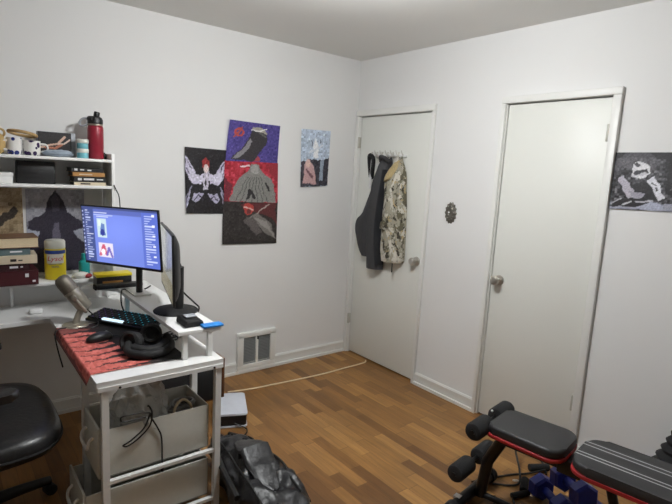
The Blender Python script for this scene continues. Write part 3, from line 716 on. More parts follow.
obj('cable', MB().tube([(-2.03, -1.0, .75), (-1.99, -.98, .732), (-1.96, -1.03, .727), (-1.93, -1.0, .727), (-1.95, -.93, .727), (-2.0, -.92, .727)], .003, 6), M_['cable'], t)

# microphone
t = thing('microphone', 'champagne desktop microphone tilted on its round stand beside the keyboard', 'microphone', (-2.29, -.565, DZ))
obj('base', MB().lathe([(0, 0), (.062, 0), (.063, .004), (.058, .011), (.02, .016), (0, .016)], (-2.30, -.565, DZ), 32), M_['silver'], t)
obj('stand', MB().tube([(-2.30, -.565, DZ+.01), (-2.285, -.558, DZ+.05), (-2.265, -.55, DZ+.085)], .016, 12), M_['silver'], t)
A = Vector((-2.243, -.545, .80)); B = Vector((-2.362, -.505, .978)); ax = (B-A).normalized()
bd = obj('body', MB().lathe([(0, 0), (.032, .002), (.038, .010), (.039, .10), (.039, .112)], A, 28, ax), M_['silver'], t)
lab(obj('grille', MB().lathe([(.039, .112), (.040, .116), (.040, .17), (.036, .192), (.024, .206), (0, .211)], A, 28, ax), M_['silverd'], t), 'rounded metal mesh head')
obj('band', MB().lathe([(.0395, .108), (.0415, .110), (.0415, .118), (.0395, .120)], A, 28, ax), M_['silver'], bd)
side = ax.cross(Vector((0, 0, 1))).normalized(); mid = A+ax*.085
for q in (-1, 1):
    obj('arm', MB().tube([Vector((-2.265, -.55, DZ+.085)), A+side*.04*q-ax*.004, mid+side*.046*q], .009, 8), M_['silver'], t)
    obj('knob', MB().rod(mid+side*.042*q, mid+side*.060*q, .015, .004, 18), M_['silver'], t)
obj('cable', MB().tube([(-2.243, -.545, .80), (-2.20, -.60, .745), (-2.24, -.66, .728), (-2.34, -.60, .727), (-2.40, -.62, .72), (-2.405, -.68, .66), (-2.395, -.75, .58)], .0035, 6), M_['cable'], t)

solo('earbud_case', MB().box((-2.43, -.235, DZ+.014), (.065, .05, .026), None, .011, 4), M_['white'], 'small white rounded earbud case on the bare desk near its front edge', 'earbud case')

# ------------------------------------------------------------------ monitors
def frame_of(tl, tr, br, bl):
    tl, tr, br, bl = map(Vector, (tl, tr, br, bl)); x = (tr-tl).normalized(); z = (tl-bl); z = (z-x*z.dot(x)).normalized(); y = z.cross(x)
    c = (tl+tr+br+bl)/4; M = Matrix((x, y, z)).transposed().to_4x4(); M.translation = c; return M
def monitor(label, M, cv, col, base, w=.531, h=.318, bulge=.035, smat='screen', colr=.017):
    t = thing('monitor', label, 'monitor', base)
    obj('bezel', MB().bx(-w/2, w/2, 0, .012, -h/2, h/2, .003).xf(M), M_['black'], t)
    painted('screen', cv, lambda u, v: M @ Vector(((u-.5)*(w-.014), -.0012, (v-.5)*(h-.022)+.004)), M_[smat], t)
    bk = MB(); n = 32; rings = []
    for q, d in ((1, .010), (.98, .018), (.9, .010+bulge*.5), (.7, .010+bulge*.9), (.45, .012+bulge), (.1, .013+bulge)):
        rings.append([((w/2)*q*math.copysign(abs(math.cos(a))**.35, math.cos(a)), d, (h/2)*q*math.copysign(abs(math.sin(a))**.35, math.sin(a))) for a in [2*math.pi*(k+.5)/n for k in range(n)]])
    obj('housing', bk.loft(rings).xf(M), M_['black'], t)
    top = M @ Vector((0, .012+bulge, -.02)); cx, cy = col
    obj('column', MB().tube([(cx, cy, base[2]+.006), (cx, cy, base[2]+.10), (cx, cy, top.z)], colr, 12, smooth=0), M_['black'], t)
    obj('mount', MB().cyl((cx, cy, top.z-.012), tuple(top), .018, .020), M_['black'], t)
    return t
c = Canvas(118, 74, (112, 130, 212)); c.shade(lambda u, v: .96+.10*np.exp(-((u-.5)**2+(v-.6)**2)/.12))
c.rect(0, 0, .155, 1, (62, 76, 132)); c.rect(0, 0, .03, 1, (52, 62, 108)); c.rect(.80, 0, 1, 1, (88, 106, 190)); c.rect(0, .96, 1, 1, (64, 74, 122)); c.rect(.155, .89, .8, .96, (86, 100, 172)); c.rect(.155, 0, .8, .05, (108, 126, 206))
rg = random.Random(3)
for k in range(22): c.rect(.045, .92-.042*k, .06+rg.random()*.085, .935-.042*k, (176, 186, 220) if k % 5 else (216, 220, 236))
for k in range(12): c.rect(.006, .9-.07*k, .022, .93-.07*k, (170, 178, 210))
for k in range(20): 
    c.rect(.83, .9-.044*k, .87+rg.random()*.10, .917-.044*k, (186, 196, 232)); 
    if k % 4 == 0: c.rect(.93, .9-.044*k, .96, .935-.044*k, (226, 228, 240))
c.rect(.17, .90, .21+.14, .915, (206, 212, 236)); c.rect(.17, .86, .42, .872, (180, 190, 226)); c.rect(.2, .83, .36, .842, (200, 208, 236))
c.rect(.205, .46, .325, .80, (186, 206, 214)); c.poly([(.23, .5), (.26, .72), (.3, .7), (.31, .5)], (92, 120, 176)); c.ell(.27, .55, .03, .06, (38, 52, 140)); c.rect(.22, .66, .25, .78, (210, 226, 220))
c.rect(.205, .10, .40, .36, (214, 206, 222)); c.line([(.22, .14), (.27, .32), (.3, .16)], .018, (190, 84, 110)); c.line([(.31, .14), (.34, .28), (.38, .12)], .014, (110, 96, 176)); c.ell(.26, .2, .03, .05, (236, 228, 236))
M1 = frame_of((-2.225, -.375, 1.329), (-1.972, -.842, 1.339), (-1.951, -.837, 1.022), (-2.203, -.371, 1.012))
t = monitor('monitor with blue and white screen facing the room, beside the hutch', M1, c, (-1.975, -.555), (-1.975, -.555, SZ), bulge=.03)
obj('foot', MB().prism([(-2.02, -.62), (-1.93, -.62), (-1.93, -.46), (-2.02, -.46)], SZ, SZ+.008, .002), M_['white'], t)['label'] = 'pale flat monitor foot'
c = Canvas(60, 50, (150, 152, 150)); c.shade(lambda u, v: .8+.35*v); c.rect(0, 0, 1, .3, (120, 112, 84)); c.rect(.05, .4, .6, .9, (176, 178, 180)); c.grain(6, 3)  # whitish reflection on the second screen, painted in and made to emit
M2 = frame_of((-1.895, -.655, 1.259), (-2.025, -1.170, 1.257), (-2.018, -1.170, .929), (-1.888, -.656, .931))
t = monitor('black monitor seen almost edge-on at the outer end of the raised shelf', M2, c, (-1.915, -.972), (-1.915, -.972, SZ), h=.33, bulge=.038, smat='screen2', colr=.024)
obj('round_foot', MB().lathe([(0, 0), (.105, 0), (.107, .004), (.10, .010), (.03, .014), (0, .014)], (-1.93, -.975, SZ), 40), M_['blackm'], t)
obj('cable', MB().tube([(-1.90, -.90, .98), (-1.87, -.92, .93), (-1.835, -.98, .885), (-1.825, -1.01, .862), (-1.835, -.95, .80), (-1.87, -.8, .74)], .004, 6), M_['cable'], t)

t = thing('desk_device', 'small dark grey device with pale display at the end of the raised shelf', 'device', (-1.955, -1.205, SZ))
obj('case', MB().prism([(-.045, -.06), (.045, -.06), (.045, .05), (-.045, .05)], 0, .030, .010).warp(lambda v: Vector((v.x*(1-.3*v.z/.05), v.y, v.z*(1+2.2*(v.y+.06))))), M_['blackm'], t, local=True)
lab(obj('display', MB().box((0, -.005, .0405), (.05, .04, .003), Matrix.Rotation(math.radians(3.5), 3, 'X')), M_['greyc'], t, local=True), 'pale grey display')
solo('foam_block', MB().bx(-1.93, -1.835, -1.308, -1.26, SZ+.001, SZ+.012, .003, 3), M_['bluepad'], 'bright blue flat block on the outer corner of the raised shelf', 'blue block')
t = thing('cable', 'black cable trailing over the raised shelf past the monitor column', 'cable', (-2.0, -.5, SZ))
obj('lead', MB().tube([(-1.87, -.42, SZ+.004), (-1.95, -.50, SZ+.004), (-2.02, -.44, SZ+.004), (-2.055, -.50, SZ+.003), (-2.07, -.56, .80), (-2.06, -.62, .745)], .004, 6), M_['cable'], t)
t = thing('cable', 'tangle of black cable on the desk under the raised shelf', 'cable', (-1.93, -.98, DZ))
tg = MB()
for k in range(3): tg.torus((-1.945+.02*k, -.94-.03*k, DZ+.006+.006*k), .045, .0032, (.05, .06*k, 1), 24, 6, 1.3, .7)
obj('coil', tg, M_['cable'], t)
t = thing('cable', 'thin black cable hanging against the outer hutch side', 'cable', (-2.0, -.2, 1.2))
obj('lead', MB().tube([(-2.012, -.219, 1.43), (-2.0, -.222, 1.40), (-1.985, -.225, 1.36), (-1.98, -.225, 1.25), (-1.985, -.22, 1.12)], .003, 6), M_['cable'], t)

# ------------------------------------------------------------------ things on the hutch
TS, MS = 1.573, 1.422
def book(label, x0, x1, y0, y1, z0, h, cover, pages_out=True, group='books stacked flat beside the canister', marks=(), rz=0, cat='book', pagem='page', ink='ink'):
    cx, cy = (x0+x1)/2, (y0+y1)/2; t = thing('book', label, cat, (cx, cy, z0), rz, group)
    hx, hy = (x1-x0)/2, (y1-y0)/2; c = min(.0035, h*.12)
    cv = MB(); cv.bx(-hx, hx, -hy, hy, 0, c, .001, 1); cv.bx(-hx, hx, -hy, hy, h-c, h, .001, 1)
    sy = hy if pages_out else -hy; cv.bx(-hx, hx, sy-.004 if pages_out else sy, sy if pages_out else sy+.004, 0, h, .0015, 1)
    obj('cover', cv, M_[cover], t, local=True)
    obj('pages', MB().bx(-hx+.004, hx-.004, -hy+.004, hy-.005, c, h-c), M_[pagem], t, local=True)
    if marks and not pages_out:
        mk = MB()
        for u0, u1, v0, v1 in marks: mk.bx(-hx+2*hx*u0, -hx+2*hx*u1, -hy-.0008, -hy+.0005, h*v0, h*v1)
        obj('spine_print', mk, M_[ink], t, local=True)
    return t
z = HB
B_ = [('large maroon book with a white mark at the bottom of the left stack', -2.62, -2.414, -.255, -.06, .078, 'maroon', False, ((.70, .78, .55, .8), (.86, .93, .18, .32)), 0),
      ('narrow dark maroon book with white lettering, second up in the left stack', -2.64, -2.452, -.235, -.07, .036, 'maroon2', False, ((.52, .72, .35, .65), (.78, .84, .4, .6)), 0),
      ('cream book with its golden pages showing, third up in the left stack', -2.61, -2.412, -.245, -.07, .045, 'creamc', False, ((.38, .52, .3, .6), (.56, .66, .35, .5)), -.05),
      ('slate blue book in the middle of the left stack', -2.63, -2.446, -.235, -.07, .038, 'slate', False, ((.5, .8, .4, .6),), 0),
      ('thick brown book with pale page edges, top of the left stack', -2.62, -2.405, -.245, -.06, .056, 'brownc', True, (), 0)]
for lb, x0, x1, y0, y1, h, cm, po, mk, rz in B_:
    t = book(lb, x0, x1, y0, y1, z, h, cm, po, marks=mk, rz=rz, ink='inkd' if cm == 'creamc' else 'ink'); z += h+.0005
# cases on the middle shelf
z = MS
for lb, h, cm, mk, ik, dx in (('cream slim case, lowest of the flat stack on the middle hutch shelf', .018, 'creamc', ((.2, .5, .3, .7),), 'inkd', 0),
                      ('black case with white lettering, second lowest on the middle hutch shelf', .031, 'blackc', ((.12, .24, .3, .7), (.3, .62, .35, .7), (.7, .9, .4, .6)), 'ink', .0),
                      ('orange-tan case, third up on the middle hutch shelf', .024, 'orange', ((.2, .6, .35, .6),), 'creamc', -.006),
                      ('black case with pale specks, top of the stack on the middle hutch shelf', .024, 'blackc', ((.1, .2, .3, .8), (.28, .4, .4, .7), (.5, .62, .3, .6)), 'ink', -.014)):
    tt = book(lb, -2.215+dx, -2.045+dx, -.185, -.05, z, h, cm, False, 'slim cases stacked on the middle hutch shelf', (), 0, 'case', 'blackc'); 
    m_ = MB()
    for u0, u1, v0, v1 in mk: m_.bx(-.085+.17*u0, -.085+.17*u1, -.0683, -.067, h*v0, h*v1)
    obj('spine_print', m_, M_[ik], tt, local=True); z += h+.0004
t = thing('box', 'low white box on the middle hutch shelf left of the black square', 'box', (-2.57, -.11, MS))
obj('carton', MB().bx(-2.66, -2.505, -.18, -.05, MS, MS+.05, .002), M_['white'], t); obj('lid', MB().bx(-2.663, -2.502, -.183, -.047, MS+.036, MS+.056, .002), M_['white'], t)
t = thing('box', 'black square flat-fronted box standing on the middle hutch shelf', 'box', (-2.385, -.10, MS))
obj('carton', MB().bx(-2.48, -2.298, -.135, -.06, MS, MS+.122, .003), M_['blackm'], t); obj('front_plate', MB().bx(-2.474, -2.304, -.138, -.134, MS+.006, MS+.116, .001), M_['black'], t)

# on top of the hutch
t = thing('bottle', 'tall burgundy bottle with black spout lid on top of the hutch', 'bottle', (-2.083, -.12, TS))
obj('body', MB().lathe([(0, 0), (.040, 0), (.043, .004), (.043, .175), (.040, .186), (.036, .190)], (-2.083, -.12, TS), 32), M_['redb'], t)
lab(obj('neck_ring', MB().lathe([(.036, .188), (.041, .190), (.041, .197), (.036, .199)], (-2.083, -.12, TS), 32), M_['silver'], t), 'thin silver ring')
ld = obj('lid', MB().lathe([(.038, .198), (.041, .2), (.041, .222), (.035, .236), (.022, .242), (0, .242)], (-2.083, -.12, TS), 32), M_['black'], t)
obj('spout', MB().rod((-2.078, -.12, TS+.236), (-2.072, -.12, TS+.268), .016, .004, 18), M_['black'], ld)
obj('hinge', MB().rod((-2.118, -.12, TS+.226), (-2.10, -.15, TS+.226), .015, .004, 18), M_['black'], ld)
obj('carry_loop', MB().torus((-2.142, -.115, TS+.205), .022, .006, (.2, 1, .1), 28, 8, 1.2, .8), M_['greyc'], ld)
for k, lb in enumerate(('teal jar with white lid under the other one, beside the burgundy bottle', 'teal jar with white lid, upper of the two beside the burgundy bottle')):
    z = TS+.0535*k; t = thing('jar', lb, 'jar', (-2.158, -.145, z), 0, 'teal jars stacked beside the bottle')
    obj('jar_body', MB().lathe([(0, 0), (.028, 0), (.030, .003), (.030, .03), (0, .031)], (-2.158, -.145, z), 28), M_['jart'], t)
    obj('lid', MB().lathe([(0, .031), (.031, .031), (.032, .034), (.032, .050), (.030, .053), (0, .053)], (-2.158, -.145, z), 28), M_['lidw'], t)
t = thing('framed_picture', 'black picture of pale curved shapes in a grey frame standing on top of the hutch', 'picture', (-2.285, -.08, TS))
obj('frame', MB().bx(-2.375, -2.185, -.10, -.065, TS, TS+.135, .003), M_['greyc'], t)
c = Canvas(60, 40, (26, 22, 24)); c.line([(.1, .3), (.35, .42), (.6, .5), (.8, .82)], .04, (206, 170, 150)); c.line([(.25, .3), (.5, .28), (.7, .46)], .05, (176, 110, 84)); c.line([(.6, .5), (.78, .5), (.95, .7)], .03, (214, 190, 176)); c.ell(.86, .16, .08, .06, (200, 190, 190)); c.grain(10)
painted('print', c, lambda u, v: (-2.373+u*.166, -.1012, TS+.012+v*.122), M_['paper'], t)
solo('crumpled_wrapper', crumple((-2.285, -.165, TS+.020), (.075, .035, .019), .22, 3, 30, 5), M_['paleblue'], 'pale blue crumpled wrapper lying in front of the framed picture', 'wrapper')
def mug(label, x, y, r, h, m, hand):
    t = thing('mug', label, 'mug', (x, y, TS), 0, 'flowered mugs on top of the hutch')
    obj('cup', MB().lathe([(0, 0), (r*.8, 0), (r*.96, .006), (r, .02), (r, h), (r-.004, h), (r-.005, .012), (0, .01)], (x, y, TS), 32), M_[m], t)
    obj('handle', MB().tube([(x+hand*r*.95, y-.01, TS+h*.8), (x+hand*(r+.026), y-.014, TS+h*.75), (x+hand*(r+.028), y-.014, TS+h*.4), (x+hand*r*.95, y-.01, TS+h*.25)], .006, 8), M_[m], t)
mug('white mug with one big blue flower on top of the hutch', -2.490, -.15, .035, .088, 'mug1', -1)
mug('white mug with many dark flowers on top of the hutch', -2.408, -.14, .042, .078, 'mug2', 1)
solo('woven_ring', MB().torus((-2.448, -.135, TS+.112), .064, .0085, (.16, .10, 1), 36, 10), M_['straw'], 'tan woven ring resting across the two flowered mugs', 'ring')
t = thing('wrapped_packet', 'tan and gold wrapped packet left of the flowered mugs', 'packet', (-2.555, -.14, TS))
obj('packet', crumple((-2.555, -.14, TS+.052), (.03, .04, .052), .12, 3, 28, 8), M_['tan'], t); obj('bow', MB().torus((-2.55, -.15, TS+.108), .02, .006, (.2, 1, .3), 20, 6), M_['straw'], t)
t = thing('small_box', 'tiny black box beside the burgundy bottle at the end of the hutch top', 'box', (-2.028, -.10, TS))
obj('carton', MB().bx(-2.04, -2.024, -.12, -.08, TS, TS+.034, .002), M_['blackm'], t); obj('cap', MB().cyl((-2.032, -.1, TS+.034), (-2.032, -.1, TS+.040), .006), M_['blackm'], t)

# posters behind the hutch opening
c = Canvas(70, 96, (150, 132, 104), .010); c.shade(lambda u, v: .75+.4*v); c.grain(16, 4); c.poly([(.5, .2), (.3, .4), (.45, .62), (.7, .8), (.6, .5), (.8, .3)], (58, 48, 40)); c.line([(.2, .3), (.5, .5), (.9, .74)], .04, (48, 40, 34)); c.ell(.4, .84, .3, .08, (190, 172, 140)); c.rect(0, 0, 1, .2, (66, 56, 46), .7); c.grain(8)
poster('poster', 'sepia brown poster behind the stacked books under the hutch shelf', ((-2.80, .90), (-2.443, .90), (-2.446, 1.39), (-2.80, 1.39)), c)
c = Canvas(84, 104, (140, 140, 148), .006); c.shade(lambda u, v: .9+.3*v); c.grain(10, 4); c.rect(0, .35, .24, .55, (168, 172, 186)); c.rect(.76, .35, 1, .55, (150, 154, 168))
c.poly([(.5, 1), (.36, .86), (.30, .72), (.04, .62), (.02, .52), (.22, .50), (.16, .40), (.02, .34), (.0, 0), (1, 0), (1, .34), (.86, .42), (.80, .5), (.98, .54), (.96, .62), (.70, .72), (.64, .86)], (46, 42, 56))
c.poly([(.46, .6), (.42, .38), (.5, .3), (.58, .38), (.54, .6)], (98, 94, 110)); c.poly([(.42, .88), (.5, .96), (.58, .88), (.56, .74), (.44, .74)], (72, 68, 82)); c.grain(7)
poster('poster', 'dark poster of a peaked cloak shape behind the yellow canister', ((-2.43, .90), (-2.13, .90), (-2.126, 1.385), (-2.43, 1.385)), c)

# wipes canister
cx, cy, cr = -2.312, -.135, .054
t = thing('wipes_canister', 'yellow wipes canister with white lid standing beside the stacked books', 'canister', (cx, cy, HB))
obj('body', MB().lathe([(0, 0), (cr-.004, 0), (cr, .004), (cr, .160), (cr-.003, .178), (0, .180)], (cx, cy, HB), 40), M_['yellow'], t)
obj('lid', MB().lathe([(cr-.003, .175), (cr-.001, .178), (cr-.001, .212), (cr-.006, .222), (cr*.5, .224), (0, .224)], (cx, cy, HB), 40), M_['lidw'], t)
a0 = math.atan2(-3.342-cy, -2.839-cx)
def oncan(x, y, h, r=cr+.0012): a = a0+x/cr; return Vector((cx+math.cos(a)*(r+h), cy+math.sin(a)*(r+h), HB+y))
def band(z0, z1, m, name, a=1.2, r=cr+.0008):
    s = MB().sheet(lambda u, v: (cx+math.cos(a0-a+2*a*u)*r, cy+math.sin(a0-a+2*a*u)*r, HB+z0+(z1-z0)*v), 30, 1); return obj(name, s, M_[m], t)
band(.148, .168, 'navy', 'label_band'); band(.094, .147, 'lidw', 'label_panel', .85)
lt = MB(); text_into(lt, 'Lysol', .039, lambda x, y, h: oncan(x*1.05, .121+y, h), shear=.25); lab(obj('lettering', lt, M_['inkr'], t), 'red slanted lettering on the label')
lt = MB(); text_into(lt, 'DISINFECTING', .0105, lambda x, y, h: oncan(x, .089+y, h)); text_into(lt, 'WIPES', .014, lambda x, y, h: oncan(x, .075+y, h)); obj('small_lettering', lt, M_['navy'], t)

t = thing('spray_bottle', 'small teal bottle standing on the hutch base behind the monitor corner', 'bottle', (-2.160, -.13, HB))
obj('body', MB().lathe([(0, 0), (.028, 0), (.030, .004), (.030, .085), (.014, .10), (0, .10)], (-2.160, -.13, HB), 24), M_['teal'], t); obj('cap', MB().lathe([(.014, .098), (.016, .101), (.015, .135), (0, .137)], (-2.160, -.13, HB), 20), M_['teal'], t)
t = thing('crumpled_packet', 'crumpled white and red packet lying at the foot of the teal bottle', 'packet', (-2.18, -.19, HB))
obj('packet', crumple((-2.19, -.185, HB+.018), (.045, .028, .018), .2, 3, 26, 2), M_['lidw'], t); obj('red_end', crumple((-2.155, -.196, HB+.014), (.022, .02, .013), .2, 3, 20, 4), M_['red'], t)
t = thing('game_box', 'long black box with yellow top under the lit monitor', 'box', (-2.045, -.29, SZ))
obj('carton', MB().bx(-2.14, -1.95, -.335, -.25, SZ, SZ+.058, .002), M_['blackc'], t); obj('lid', MB().bx(-2.142, -1.948, -.337, -.248, SZ+.058, SZ+.074, .002), M_['yellow'], t)
mk = MB()
mk.bx(-2.11, -2.0, -.3365, -.335, SZ+.022, SZ+.034)
obj('print', mk, M_['orange'], t)
t = thing('slim_bar', 'slim black bar lying on the raised shelf below the lit monitor', 'bar', (-2.03, -.375, SZ))
obj('bar', MB().box((-2.03, -.375, SZ+.014), (.25, .05, .026), None, .006), M_['black'], t); obj('end_cap', MB().box((-2.16, -.375, SZ+.014), (.012, .052, .028), None, .004), M_['blackm'], t)

# ------------------------------------------------------------------ floor things by the desk
t = thing('low_cabinet', 'low brown wooden cabinet with black front standing by the back wall', 'cabinet', (-1.57, -.2, 0))
obj('cabinet', MB().bx(-1.78, -1.36, -.33, -.06, 0, .24, .004), M_['wood'], t); obj('front_cloth', MB().bx(-1.772, -1.385, -.336, -.328, .012, .228, .003), M_['blackm'], t)
t = thing('game_console', 'white and black game console lying flat on the floor beside the desk', 'game console', (-1.42, -.6, 0))
a = math.radians(-24); R2 = lambda x, y: (-1.43+x*math.cos(a)-y*math.sin(a), -.60+x*math.sin(a)+y*math.cos(a))
rect = lambda hx, hy, n=6, e=.12: [R2(hx*math.copysign(abs(math.cos(q))**e, math.cos(q)), hy*math.copysign(abs(math.sin(q))**e, math.sin(q))) for q in [2*math.pi*(k+.5)/(n*6) for k in range(n*6)]]
obj('core', MB().prism(rect(.094, .146), .014, .080, .006), M_['black'], t)
for z0, z1, nm in ((.004, .014, 'lower_plate'), (.080, .092, 'upper_plate')): obj(nm, MB().prism(rect(.098, .15), z0, z1, .004), M_['cons'], t)
for x, y in ((-.06, -.1), (.06, -.1), (-.06, .1), (.06, .1)): px, py = R2(x, y); obj('rubber_foot', MB().cyl((px, py, 0), (px, py, .005), .012), M_['blackm'], t)
solo('cable', MB().tube([R2(.02, -.15)+(.03,), (-1.42, -.80, .006), (-1.47, -.86, .005), (-1.56, -.86, .005), (-1.62, -.8, .005)], .004, 6), M_['cable'], 'short black cable on the floor in front of the game console', 'cable')

# backpack
t = thing('backpack', 'shiny black backpack slumped on the floor against the desk leg', 'backpack', (-1.68, -1.36, 0))
def bagring(s, k=72):
    y = -.99-s*.78; cx = -1.69-.06*s; wv = .055+.085*math.sin(min(1, s*1.25)*math.pi/2)*(1-.25*max(0, s-.7)/.3); hv = (.05+.065*math.sin(min(1, s*2.2)*math.pi/2)**.8)*(1-.3*max(0, s-.75)/.25)
    ring = []
    for j in range(k):
        q = 2*math.pi*j/k; c_, s_ = math.cos(q), math.sin(q)
        x = cx+wv*math.copysign(abs(c_)**.75, c_); z = hv+hv*math.copysign(abs(s_)**.8, s_)
        nv = noise.noise(Vector((x*9, y*8, z*9)))*.026+(.35-abs(noise.noise(Vector((x*17, y*11, z*17)))))*.030
        if s_ > -.3: x += nv*c_; z += nv*max(0, s_)+nv*.4*(s_ > 0)
        ring.append((x, y, max(z, .001)))
    return ring
obj('main_body', MB().loft([bagring(k/70) for k in range(71)]), M_['bag'], t)
def onbag(s, q):
    r = bagring(s); return Vector(r[int(q*72) % 72])
pk = MB(); rings = []
for k in range(15):
    s = .34+.5*k/14; e = math.sin(math.pi*(k+.15)/14.3)**.4
    ctr = onbag(s, .25); rings.append([ctr+Vector((.075*e*math.copysign(abs(math.cos(q))**.7, math.cos(q)), 0, .018*e*math.copysign(abs(math.sin(q))**.7, math.sin(q))+.006+.008*noise.noise(Vector((q*2, s*9, 3))))) for q in [2*math.pi*j/24 for j in range(24)]])
obj('front_pocket', pk.loft(rings), M_['bag'], t)
obj('zipper', MB().tube([onbag(.12+.1*k, .16)+Vector((.004, 0, .004)) for k in range(9)], .006, 6), M_['bagd'], t)
obj('zipper', MB().tube([onbag(.12+.1*k, .35)+Vector((-.004, 0, .004)) for k in range(9)], .006, 6), M_['bagd'], t)
obj('shoulder_strap', MB().tube([onbag(.04, .22)+Vector((.02, 0, .01)), onbag(.2, .10)+Vector((.0, 0, .006)), onbag(.45, .06)+Vector((.0, 0, .004)), onbag(.7, .04)+Vector((.004, 0, -.01)), onbag(.9, .04)+Vector((.004, 0, -.02))], .013, 8), M_['bagd'], t)
obj('shoulder_strap', MB().tube([onbag(.04, .30)+Vector((-.01, 0, .012)), onbag(.2, .40)+Vector((-.01, 0, .015)), onbag(.45, .44)+Vector((-.012, 0, .01)), onbag(.75, .45)+Vector((-.01, 0, .0))], .014, 8), M_['bagd'], t)
obj('top_handle', MB().tube([onbag(0, .35)+Vector((0, -.01, .01)), (-1.705, -.965, .105), (-1.685, -.955, .112), (-1.665, -.965, .105), onbag(0, .12)+Vector((0, -.01, .01))], .011, 8), M_['bagd'], t)
obj('buckle', MB().box((-1.555, -1.70, .06), (.03, .05, .02), Matrix.Rotation(.3, 3, 'Z'), .004), M_['black'], t)

# office chair
t = thing('office_chair', 'black padded office chair pulled up to the desk opening', 'chair', (-2.76, -.93, 0))
def sup(cx, cy, hx, hy, e=.55, n=44): return [(cx+hx*math.copysign(abs(math.cos(q))**e, math.cos(q)), cy+hy*math.copysign(abs(math.sin(q))**e, math.sin(q))) for q in [2*math.pi*k/n for k in range(n)]]
st = MB(); st.loft([[(x, y, z+.012*math.sin(x*9)) for x, y in sup(-2.765, -.93, .305*q, .345*q)] for q, z in ((.80, .385), (.94, .40), (1, .43), (.99, .465), (.93, .488), (.8, .497), (.5, .492), (.05, .488))])
obj('seat', st, M_['leather'], t)
obj('seat_welt', MB().tube([(x, y, .445) for x, y in sup(-2.765, -.93, .306, .346)], .005, 6, True, 0), M_['blackm'], t)
bk = MB(); bk.loft([[(-3.11+.10*(z-.5)*-1+x, y, z) for x, y in sup(0, -.93, .05*q, .27*q)] for q, z in ((.6, .50), (.9, .53), (1, .62), (1, .9), (.92, 1.08), (.6, 1.14))])
obj('backrest', bk, M_['leather'], t)
for y in (-1.225, -.63):
    ar = obj('armrest', MB().prism(sup(-2.79, y, .165, .05, .6), .675, .705, .012), M_['leather'], t)
    obj('arm_post', MB().tube([(-2.82, y, .42), (-2.84, y*1.0, .55), (-2.82, y, .68)], .022, 10), M_['black'], ar)
obj('gas_column', MB().lathe([(.05, .36), (.05, .385), (.026, .385), (.026, .12), (.035, .1), (.035, .05)], (-2.765, -.93, 0), 20), M_['black'], t)
for k in range(5):
    a = math.radians(18+72*k); d = Vector((math.cos(a), math.sin(a), 0)); c0 = Vector((-2.765, -.93, 0))
    lg = obj('base_leg', MB().tube([c0+Vector((0, 0, .10)), c0+d*.15+Vector((0, 0, .09)), c0+d*.30+Vector((0, 0, .07))], lambda u: .03-.010*u, 10), M_['black'], t)
    p = c0+d*.30; n_ = Vector((-d.y, d.x, 0)); cs = MB(); cs.rod(p+n_*-.024+Vector((0, 0, .026)), p+n_*.024+Vector((0, 0, .026)), .026, .006, 18); obj('caster', cs, M_['blackm'], lg)

# ------------------------------------------------------------------ exercise bench
O = Vector((-.775, -2.078, 0)); ba = math.atan2(-.31, .047)
t = thing('exercise_bench', 'black exercise bench with red-edged pads and foam rollers before the right-hand door', 'exercise bench', tuple(O), ba)
def padshape(x0, x1, w0, w1, n=10, e0=.03, e1=.05):
    pts = []
    def corner(cx, cy, r, a0): return [(cx+r*math.cos(a0+math.pi/2*k/6), cy+r*math.sin(a0+math.pi/2*k/6)) for k in range(7)]
    pts += corner(x0+e0, -w0/2+e0, e0, math.pi); pts += corner(x1-e1, -w1/2+e1, e1, 1.5*math.pi); pts += corner(x1-e1, w1/2-e1, e1, 0); pts += corner(x0+e0, w0/2-e0, e0, math.pi/2)
    return pts
def pad(name, x0, x1, w0, w1, m, e0, e1, label):
    p = obj(name, MB().prism(padshape(x0, x1, w0, w1, 10, e0, e1),   .424, .466, .014, 4), m, t, local=True)
    lab(obj('red_edge', MB().prism(padshape(x0-.003, x1+.003, w0+.008, w1+.008, 10, e0, e1), .409, .425, .004), M_['red'], p, local=True), 'red lower edge of the pad')
    return p
pad('seat_pad', .0, .335, .240, .27, M_['vinyl'], .03, .07, '')
pad('back_pad', .370, 1.22, .30, .31, M_['pad'], .075, .05, '')
fr = MB(); fr.bx(.03, 1.15, -.03, .03, .345, .406, .004); obj('main_beam', fr, M_['steel'], t, local=True)
obj('hinge_bracket', MB().bx(.30, .40, -.05, .05, .34, .405, .006), M_['steel'], t, local=True)
obj('front_post', MB().tube([(.04, 0, .37), (-.03, 0, .22), (-.05, 0, .03)], .028, 12, smooth=0), M_['steel'], t, local=True)
obj('roller_post', MB().tube([(.02, 0, .38), (-.03, 0, .43)], .018, 10, smooth=0), M_['steel'], t, local=True)
ff = obj('front_foot', MB().rod((-.09, -.205, .032), (-.09, .19, .032), .027, .006, 18), M_['steel'], t, local=True)
for y in (-.205, .19): obj('end_cap', MB().rod((-.09, y-.022, .034), (-.09, y+.022, .034), .034, .008, 18), M_['foam'], ff, local=True)
obj('foot_sticker', MB().bx(-.117, -.085, -.15, -.12, .052, .0605), M_['ink'], ff, local=True)
for z, x, off in ((.432, -.035, 0), (.19, -.105, .0)):
    ax = obj('roller_axle', MB().cyl((x, -.19+off, z), (x, .19+off, z), .010), M_['steel'], t, local=True)
    for s0, s1 in ((-.185, -.04), (.04, .185)): obj('foam_roller', MB().rod((x, s0+off, z), (x, s1+off, z), .043, .014, 26), M_['foam'], ax, local=True)
obj('roller_bolt', MB().ell((-.035, .0, .478), (.006, .006, .006), 10), M_['ink'], t, local=True)
obj('rear_post', MB().tube([(1.0, 0, .36), (1.12, 0, .2), (1.18, 0, .03)], .028, 12, smooth=0), M_['steel'], t, local=True)
obj('rear_foot', MB().rod((1.18, -.22, .03), (1.18, .22, .03), .027, .006, 18), M_['steel'], t, local=True)
